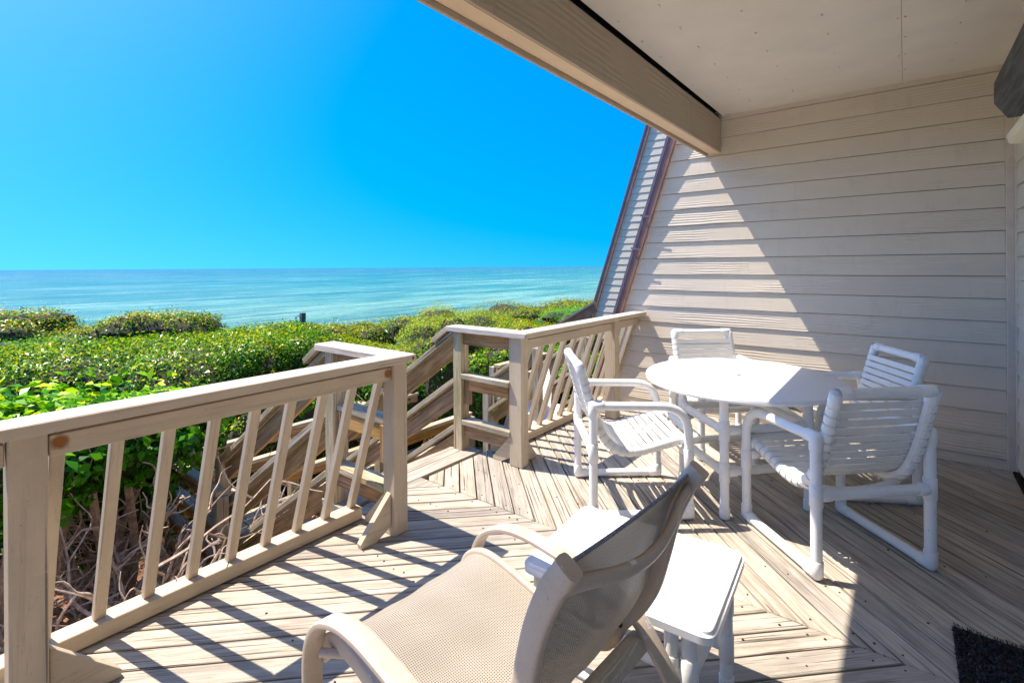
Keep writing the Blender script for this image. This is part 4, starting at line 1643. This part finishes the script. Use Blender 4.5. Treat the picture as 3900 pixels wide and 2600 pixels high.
def shrub(label, c, rx, ry, ztop, mat, leaf, n, seed, nl=9, width=0.45, zlow=-1.6, twig=True, cat='shrub', grp='dune shrubs beyond the deck', shell=0.16, boxy=1.0, rough=0.10):
    """c=(x,y); crown between zlow and ztop"""
    g0 = gz(*c)
    t = thing('shrub', label, cat, (c[0], c[1], g0), 0, grp)
    rz = (ztop - zlow) / 2
    cc = (c[0], c[1], (ztop + zlow) / 2)
    lb = lobes_of(cc, rx, ry, rz, nl, seed)
    r = np.random.default_rng(seed + 500)
    # leaf points on the lobe surfaces, outside the other lobes
    P, Nn = [], []
    areas = np.array([b[0] * b[1] + b[1] * b[2] + b[0] * b[2] for _, b in lb])
    cnt = (areas / areas.sum() * n * 2.0).astype(int)
    for i, ((q, b), m) in enumerate(zip(lb, cnt)):
        d = r.normal(size=(m, 3))
        d /= np.linalg.norm(d, axis=1, keepdims=True)
        d[:, 2] = np.where(d[:, 2] < -0.55, -d[:, 2], d[:, 2])
        if boxy != 1.0:
            d = np.sign(d) * np.abs(d) ** boxy
        wob = 1 + rough * (np.sin(d[:, 0] * 7 + i) * np.cos(d[:, 1] * 8 + i * 2) + np.sin(d[:, 2] * 11 + i) * .7)
        dep = 1 - shell * r.random(m) ** 1.3 / max(b.min(), .2) * 1.0
        p = q + d * b * (wob * dep)[:, None]
        keep = np.ones(m, bool)
        for j, (q2, b2) in enumerate(lb):
            if j != i:
                keep &= (((p - q2) / b2) ** 2).sum(1) > 0.80
        p = p[keep]
        d = (d / b)[keep]
        d /= np.linalg.norm(d, axis=1, keepdims=True)
        P.append(p)
        Nn.append(d)
    P = np.concatenate(P)
    Nn = np.concatenate(Nn)
    if len(P) > n:
        sel = r.permutation(len(P))[:n]
        P, Nn = P[sel], Nn[sel]
    # sprigs that stick out at the top
    m = n // 14
    idx = r.integers(0, len(P), m)
    up = Nn[idx][:, 2] > 0.25
    sp = P[idx][up] + Nn[idx][up] * r.uniform(0.02, leaf * 2.6, up.sum())[:, None]
    P = np.concatenate([P, sp])
    Nn = np.concatenate([Nn, Nn[idx][up]])
    N = len(P)
    nn = Nn * 1.0 + r.normal(size=(N, 3)) * 0.50 + np.array([0, 0, 0.30])
    # new growth on the crown top, plus shaded sides put into the tint
    h = (P[:, 2] - cc[2]) / rz
    young_lit = np.clip((Nn[:, 2] - 0.15) * 1.6, 0, 1) * np.clip(h * 1.8 + .1, 0, 1)     # new shoots and sunlit tone on top, painted shade on the sides
    patch = 0.5 + 0.5 * np.sin(P[:, 0] * 2.3 + seed) * np.cos(P[:, 1] * 2.9 + seed * 2)
    tint = np.clip(r.random(N) ** 1.2 * (0.40 + 0.65 * young_lit) + 0.12 * young_lit * patch, 0, 1)
    leaf_sz = leaf * r.uniform(0.6, 1.35, N)
    cards(P, nn, leaf_sz, width, mat, 'foliage', t, tint)
    # solid dark blobs standing in for the shade inside the crown
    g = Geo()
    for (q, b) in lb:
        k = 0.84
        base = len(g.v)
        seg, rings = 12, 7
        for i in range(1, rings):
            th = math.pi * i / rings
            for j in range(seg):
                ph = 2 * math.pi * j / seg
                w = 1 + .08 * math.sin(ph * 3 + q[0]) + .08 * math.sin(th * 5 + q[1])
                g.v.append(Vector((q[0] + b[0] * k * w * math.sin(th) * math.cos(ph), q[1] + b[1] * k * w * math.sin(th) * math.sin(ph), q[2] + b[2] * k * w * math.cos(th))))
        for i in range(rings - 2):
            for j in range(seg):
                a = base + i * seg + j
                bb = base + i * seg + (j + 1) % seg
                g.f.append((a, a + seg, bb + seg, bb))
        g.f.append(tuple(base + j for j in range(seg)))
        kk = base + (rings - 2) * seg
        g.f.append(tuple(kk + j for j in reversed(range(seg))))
    g.build('dark_core', M['core'], t)
    # stems and bare twigs
    g = Geo()
    for i in range(7):
        a = r.uniform(0, 2 * math.pi)
        e = Vector((c[0] + rx * .5 * math.cos(a), c[1] + ry * .5 * math.sin(a), zlow + rz * .5))
        s0 = Vector((c[0] + r.uniform(-.15, .15), c[1] + r.uniform(-.15, .15), g0 - .05))
        mid = s0.lerp(e, .5) + Vector(r.normal(size=3) * .08)
        g.tube(catmull([s0, mid, e], 3), 0.028, 6, None)
    if twig:
        for i in range(46):
            k = r.integers(0, len(P))
            p = Vector(P[k])
            d = (Vector(Nn[k]) + Vector(r.normal(size=3) * .5)).normalized()
            L = r.uniform(.08, .30)
            g.tube([p - d * L, p + Vector(r.normal(size=3) * .02), p + d * L * .45], 0.005, 4, [1, .8, .3])
    g.build('stems', M['twig'], t)['kind'] = 'stuff'
    return t


LB, LM, LF, LN, LG, LD = M['leafbig'], M['leafmid'], M['leaffar'], M['leaffine'], M['leafgrass'], M['leafdry']
# close broad-leaved bushes left of the stairs
shrub('bright green broad-leaved bush just behind the left end of the railing', (0.30, 4.45), 0.95, 0.80, 0.66, LB, 0.085, 8500, 1, width=.55, zlow=-0.22)
shrub('bright green broad-leaved bush behind the second and third balusters', (1.05, 4.75), 0.85, 0.75, 0.50, LB, 0.080, 7500, 2, width=.55, zlow=-0.22)
shrub('bright leafy bush at the far left edge beyond the railing', (-0.75, 4.9), 1.0, 1.0, 0.72, LB, 0.085, 7000, 3, width=.55, zlow=-0.7)
shrub('leafy bush with bare twigs beside the lower walkway guard', (1.25, 5.7), 0.75, 0.70, 0.10, LB, 0.07, 6000, 4, width=.5, zlow=-1.4)
# clipped glossy hedge in the middle
G2 = 'glossy hedge shrubs in the middle distance'
shrub('glossy dark green hedge shrub at the left edge, behind the bright bush', (0.4, 9.6), 1.6, 1.35, 0.52, LM, 0.050, 21000, 11, grp=G2, boxy=BOX, nl=4, rough=0.06)
shrub('glossy hedge shrub, second from the left in the middle hedge', (1.8, 9.0), 1.5, 1.3, 0.55, LM, 0.048, 22000, 12, grp=G2, boxy=BOX, nl=4, rough=0.06)
shrub('glossy hedge shrub in the middle of the hedge above the railing', (2.85, 8.3), 1.35, 1.4, 0.58, LM, 0.047, 22000, 13, grp=G2, boxy=BOX, nl=4, rough=0.06)
shrub('glossy hedge shrub left of the stair guard with sparkling leaves', (3.75, 7.9), 1.15, 1.2, 0.60, LM, 0.047, 20000, 14, grp=G2, boxy=BOX, nl=4, rough=0.06)
shrub('yellow-tipped hedge shrub directly behind the left stair guard post', (4.75, 7.75), 1.05, 1.0, 0.40, LN, 0.055, 12000, 15, width=.3)
shrub('low yellow-green bush in front of the glossy hedge near the stair guard', (3.05, 6.75), 0.8, 0.6, 0.02, LN, 0.055, 8000, 16, width=.35)
# far left
G3 = 'far olive shrubs at the top of the dune'
shrub('olive shrub on the dune crest at the far left edge', (1.2, 16.0), 2.2, 1.7, 0.66, LF, 0.070, 11000, 21, grp=G3)
shrub('olive shrub on the dune crest, right of the one at the left edge', (3.05, 14.9), 1.7, 1.3, 0.26, LF, 0.065, 9000, 22, grp=G3)
shrub('rounded olive mound ending beside the glimpse of white surf', (4.15, 14.3), 1.45, 1.3, 0.56, LF, 0.062, 10000, 23, grp=G3)
shrub('dark green ferny shrub low at the left edge in front of the far mounds', (1.6, 12.6), 1.5, 1.1, 0.32, LG, 0.06, 8000, 24, width=.22)
shrub('low yellow-green strip of brush between the far mound and the middle hedge', (4.2, 12.0), 2.0, 1.0, -0.05, LN, 0.055, 10000, 25, width=.35)
# centre, around the small post
shrub('yellow-green shrub left of the small grey post', (5.6, 11.6), 1.3, 1.1, 0.26, LM, 0.062, 9000, 31, grp=G2, boxy=BOX, nl=4, rough=0.06)
shrub('shrub around the foot of the small grey post', (7.0, 11.6), 1.3, 1.1, 0.10, LF, 0.062, 9000, 32, grp=G3)
shrub('low olive shrub right of the small grey post', (8.3, 11.2), 1.3, 1.0, 0.02, LF, 0.062, 9000, 33, grp=G3)
shrub('low green shrub between the post and the yellow mound on the right', (9.6, 10.6), 1.4, 1.0, 0.16, LF, 0.062, 8000, 34, grp=G3)
# right of the stairs
G4 = 'fine yellow-green shrubs right of the stairs'
shrub('fine yellow-green mound just above the left stair guard', (5.55, 6.9), 0.95, 0.85, 0.26, LN, 0.050, 13000, 41, width=.25, grp=G4)
shrub('fine yellow-green mound behind the upper sloped handrail', (6.75, 7.3), 1.1, 1.0, 0.56, LN, 0.048, 15000, 42, width=.25, grp=G4)
shrub('large golden green mound behind the right stair guard', (8.2, 7.7), 1.35, 1.2, 0.66, LN, 0.048, 16000, 43, width=.25, grp=G4)
shrub('bright yellow-green shrub behind the right stair post', (8.1, 6.3), 1.1, 0.8, 0.44, LN, 0.050, 13000, 44, width=.28, grp=G4)
shrub('golden brush behind the start of the right railing', (9.5, 6.1), 1.1, 0.9, 0.30, LN, 0.050, 10000, 45, width=.28, grp=G4)
shrub('bright grass-green ferny shrub near the far clapboard strip', (11.6, 7.15), 1.35, 0.8, 0.36, LG, 0.07, 12000, 46, width=.14, zlow=-.5)
shrub('dry purple-brown brush under the bright ferny shrub', (10.6, 6.4), 1.3, 0.6, 0.02, LD, 0.06, 8000, 47, width=.14, zlow=-1.2)
shrub('yellow-leaved shrub on the far crest near the far wall', (13.4, 9.2), 2.0, 1.2, 0.22, LF, 0.065, 10000, 48, grp=G3)
shrub('yellow-leaved shrub furthest right on the crest, touching the brown rail', (15.6, 9.0), 1.8, 1.2, 0.24, LF, 0.065, 9000, 49, grp=G3)
shrub('olive shrub on the crest behind the golden mound', (10.9, 9.3), 1.6, 1.2, 0.12, LF, 0.062, 9000, 50, grp=G3)
# below, seen through the guards
shrub('dark leafy bush seen through the right stair guard', (5.35, 4.95), 0.65, 0.55, 0.30, LM, 0.052, 9000, 61, nl=7)
shrub('yellow-tipped bush seen between the sloped handrails', (4.75, 5.95), 0.75, 0.55, 0.10, LM, 0.055, 9000, 62, nl=7)
shrub('dry purple brush behind the right stair guard', (6.4, 5.0), 0.7, 0.5, 0.26, LD, 0.05, 6000, 63, width=.16)
shrub('low green bush beyond the walkway, behind the balusters', (3.9, 6.3), 0.8, 0.5, -0.12, LM, 0.055, 8000, 64)
shrub('leafy bush behind the balusters of the right railing', (7.2, 5.2), 0.9, 0.6, 0.22, LB, 0.06, 7000, 65)
shrub('bush under the right railing near the side wall', (7.4, 4.2), 0.9, 0.5, 0.0, LM, 0.055, 6000, 66)


shrub('dark bush close behind the balusters of the right railing', (6.6, 3.5), 0.8, 0.45, 0.30, LM, 0.055, 7000, 67, nl=6)
shrub('green bush behind the right railing next to the side wall', (4.35, 3.35), 0.30, 0.30, -0.35, LM, 0.05, 3000, 68, nl=5)


# gnarled bare branches under the near bushes
def branches(label, root, seed, n=7, spread=1.0, height=1.5):
    r = np.random.default_rng(seed)
    t = thing('bare_shrub', label, 'shrub', root, 0, 'gnarled bare shrubs under the leaves')
    big, small = Geo(), Geo()

    def grow(p, d, L, rad, lev):
        pts = [p]
        q = p.copy()
        for i in range(4):
            d = (d + Vector(r.normal(size=3)) * (.13 + .09 * lev) + Vector((0, 0, .04))).normalized()
            q = q + d * L / 4
            pts.append(q.copy())
        cm = catmull(pts, 3)
        sc = [1 - .68 * i / (len(cm) - 1) for i in range(len(cm))]
        (big if lev < 2 else small).tube(cm, rad, 7 if lev < 2 else 4, sc)
        if lev < 3:
            for k in range(int(r.integers(3, 6))):
                i = int(r.integers(len(cm) // 3, len(cm)))
                nd = (d + Vector(r.normal(size=3)) * .75).normalized()
                grow(cm[i], nd, L * r.uniform(.45, .75), rad * .60, lev + 1)
    for i in range(n):
        a = r.uniform(0, 2 * math.pi)
        d = Vector((math.cos(a) * spread, math.sin(a) * spread, 1.0)).normalized()
        grow(Vector(root) + Vector((math.cos(a) * .1, math.sin(a) * .1, 0)), d, height * r.uniform(.7, 1.0), r.uniform(.024, .045), 0)
    big.build('trunk', M['bark'], t)['kind'] = 'stuff'
    small.build('twigs', M['twig'], t)['kind'] = 'stuff'


branches('gnarled grey trunks behind the first balusters from the left', (0.42, 3.95, -1.9), 71, 9, .75, 1.5)
branches('gnarled branching stems behind the third and fourth balusters', (0.80, 4.05, -1.9), 72, 7, .65, 1.4)
branches('bare pale twigs beside the lower walkway guard', (1.05, 4.30, -1.9), 73, 4, .4, 1.2)
branches('bare twiggy stems at the left edge below the railing', (-0.2, 3.7, -2.0), 74, 6, .9, 1.4)
branches('bare twigs under the middle hedge', (3.5, 6.6, -1.9), 75, 5, 1.0, 1.2)
branches('bare grey twig bush on the crest right of the small post', (8.1, 12.0, -1.2), 76, 4, .4, 0.72)

# leaf litter
NL_ = 22000
lp = np.stack([rng.uniform(-2, 9, NL_), rng.uniform(2.7, 8.5, NL_), np.zeros(NL_)], -1)
lp[:, 2] = [gz(a, b) + random.uniform(0, .03) for a, b in lp[:, :2]]
ln = rng.normal(size=(NL_, 3)) * .5 + np.array([0, 0, 1])
lit = leaf_mat('fallen_leaf', [(0.10, 0.045, 0.02), (0.30, 0.12, 0.05), (0.45, 0.24, 0.14)], (0.5, 0.42, 0.30), .2, .5)
tag(cards(lp, ln, 0.06, .5, lit, 'leaf_litter', None, kind='stuff'), 'reddish fallen leaves covering the ground under the shrubs', 'leaf litter')

# continuous far scrub that reads as one mass
NS = 60000
sx_ = rng.uniform(-14, 34, NS)
sy_ = rng.uniform(9.5, 17.5, NS)
hz = np.array([gz(a, b) for a, b in zip(sx_, sy_)])
hz += 1.35 + .22 * np.sin(sx_ * 1.1 + 1) * np.cos(sy_ * 1.3) + .12 * np.sin(sx_ * 2.7 + sy_)
hz = np.minimum(hz, np.where(sx_ < 6.4, -0.42, -0.30)) - rng.random(NS) * .2
sc_ = cards(np.stack([sx_, sy_, hz], -1), rng.normal(size=(NS, 3)) * .6 + np.array([0, -.3, 1]), .075, .45, LF, 'dune_scrub', None, kind='stuff')
tag(sc_, 'continuous low scrub covering the dune towards the sea', 'scrub')
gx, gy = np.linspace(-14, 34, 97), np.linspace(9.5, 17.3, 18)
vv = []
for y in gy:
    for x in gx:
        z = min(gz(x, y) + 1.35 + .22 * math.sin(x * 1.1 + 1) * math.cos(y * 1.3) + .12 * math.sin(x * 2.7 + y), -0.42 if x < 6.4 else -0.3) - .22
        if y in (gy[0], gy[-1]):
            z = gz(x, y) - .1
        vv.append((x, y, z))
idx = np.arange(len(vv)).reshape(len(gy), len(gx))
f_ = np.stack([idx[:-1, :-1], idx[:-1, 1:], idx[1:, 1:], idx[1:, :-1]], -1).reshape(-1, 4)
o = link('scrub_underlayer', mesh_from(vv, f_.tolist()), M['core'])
tag(o, 'dark sheet under the dune scrub, standing in for the shade between its leaves', 'scrub', kind='stuff')

# small grey post on the dune
post = thing('beach_post', 'small dark grey wooden post standing above the hedge in front of the sea', 'post', (9.3, 17.0, -2.0))
lumber('post_shaft', (9.3, 17.0, -2.1), (9.3, 17.0, -0.16), 0.16, 0.16, plain('dark_weathered_post', (0.12, 0.13, 0.13), .9, .2, var=.3), post, up=(0, -1, 0), bevel=.006)
g = Geo()
g.tube(catmull([(9.25, 17.0, -0.28), (9.12, 17.02, -0.25), (9.04, 17.0, -0.36), (9.0, 17.0, -.40)], 3), 0.018, 6)
g.build('hook', M['steel'], post)
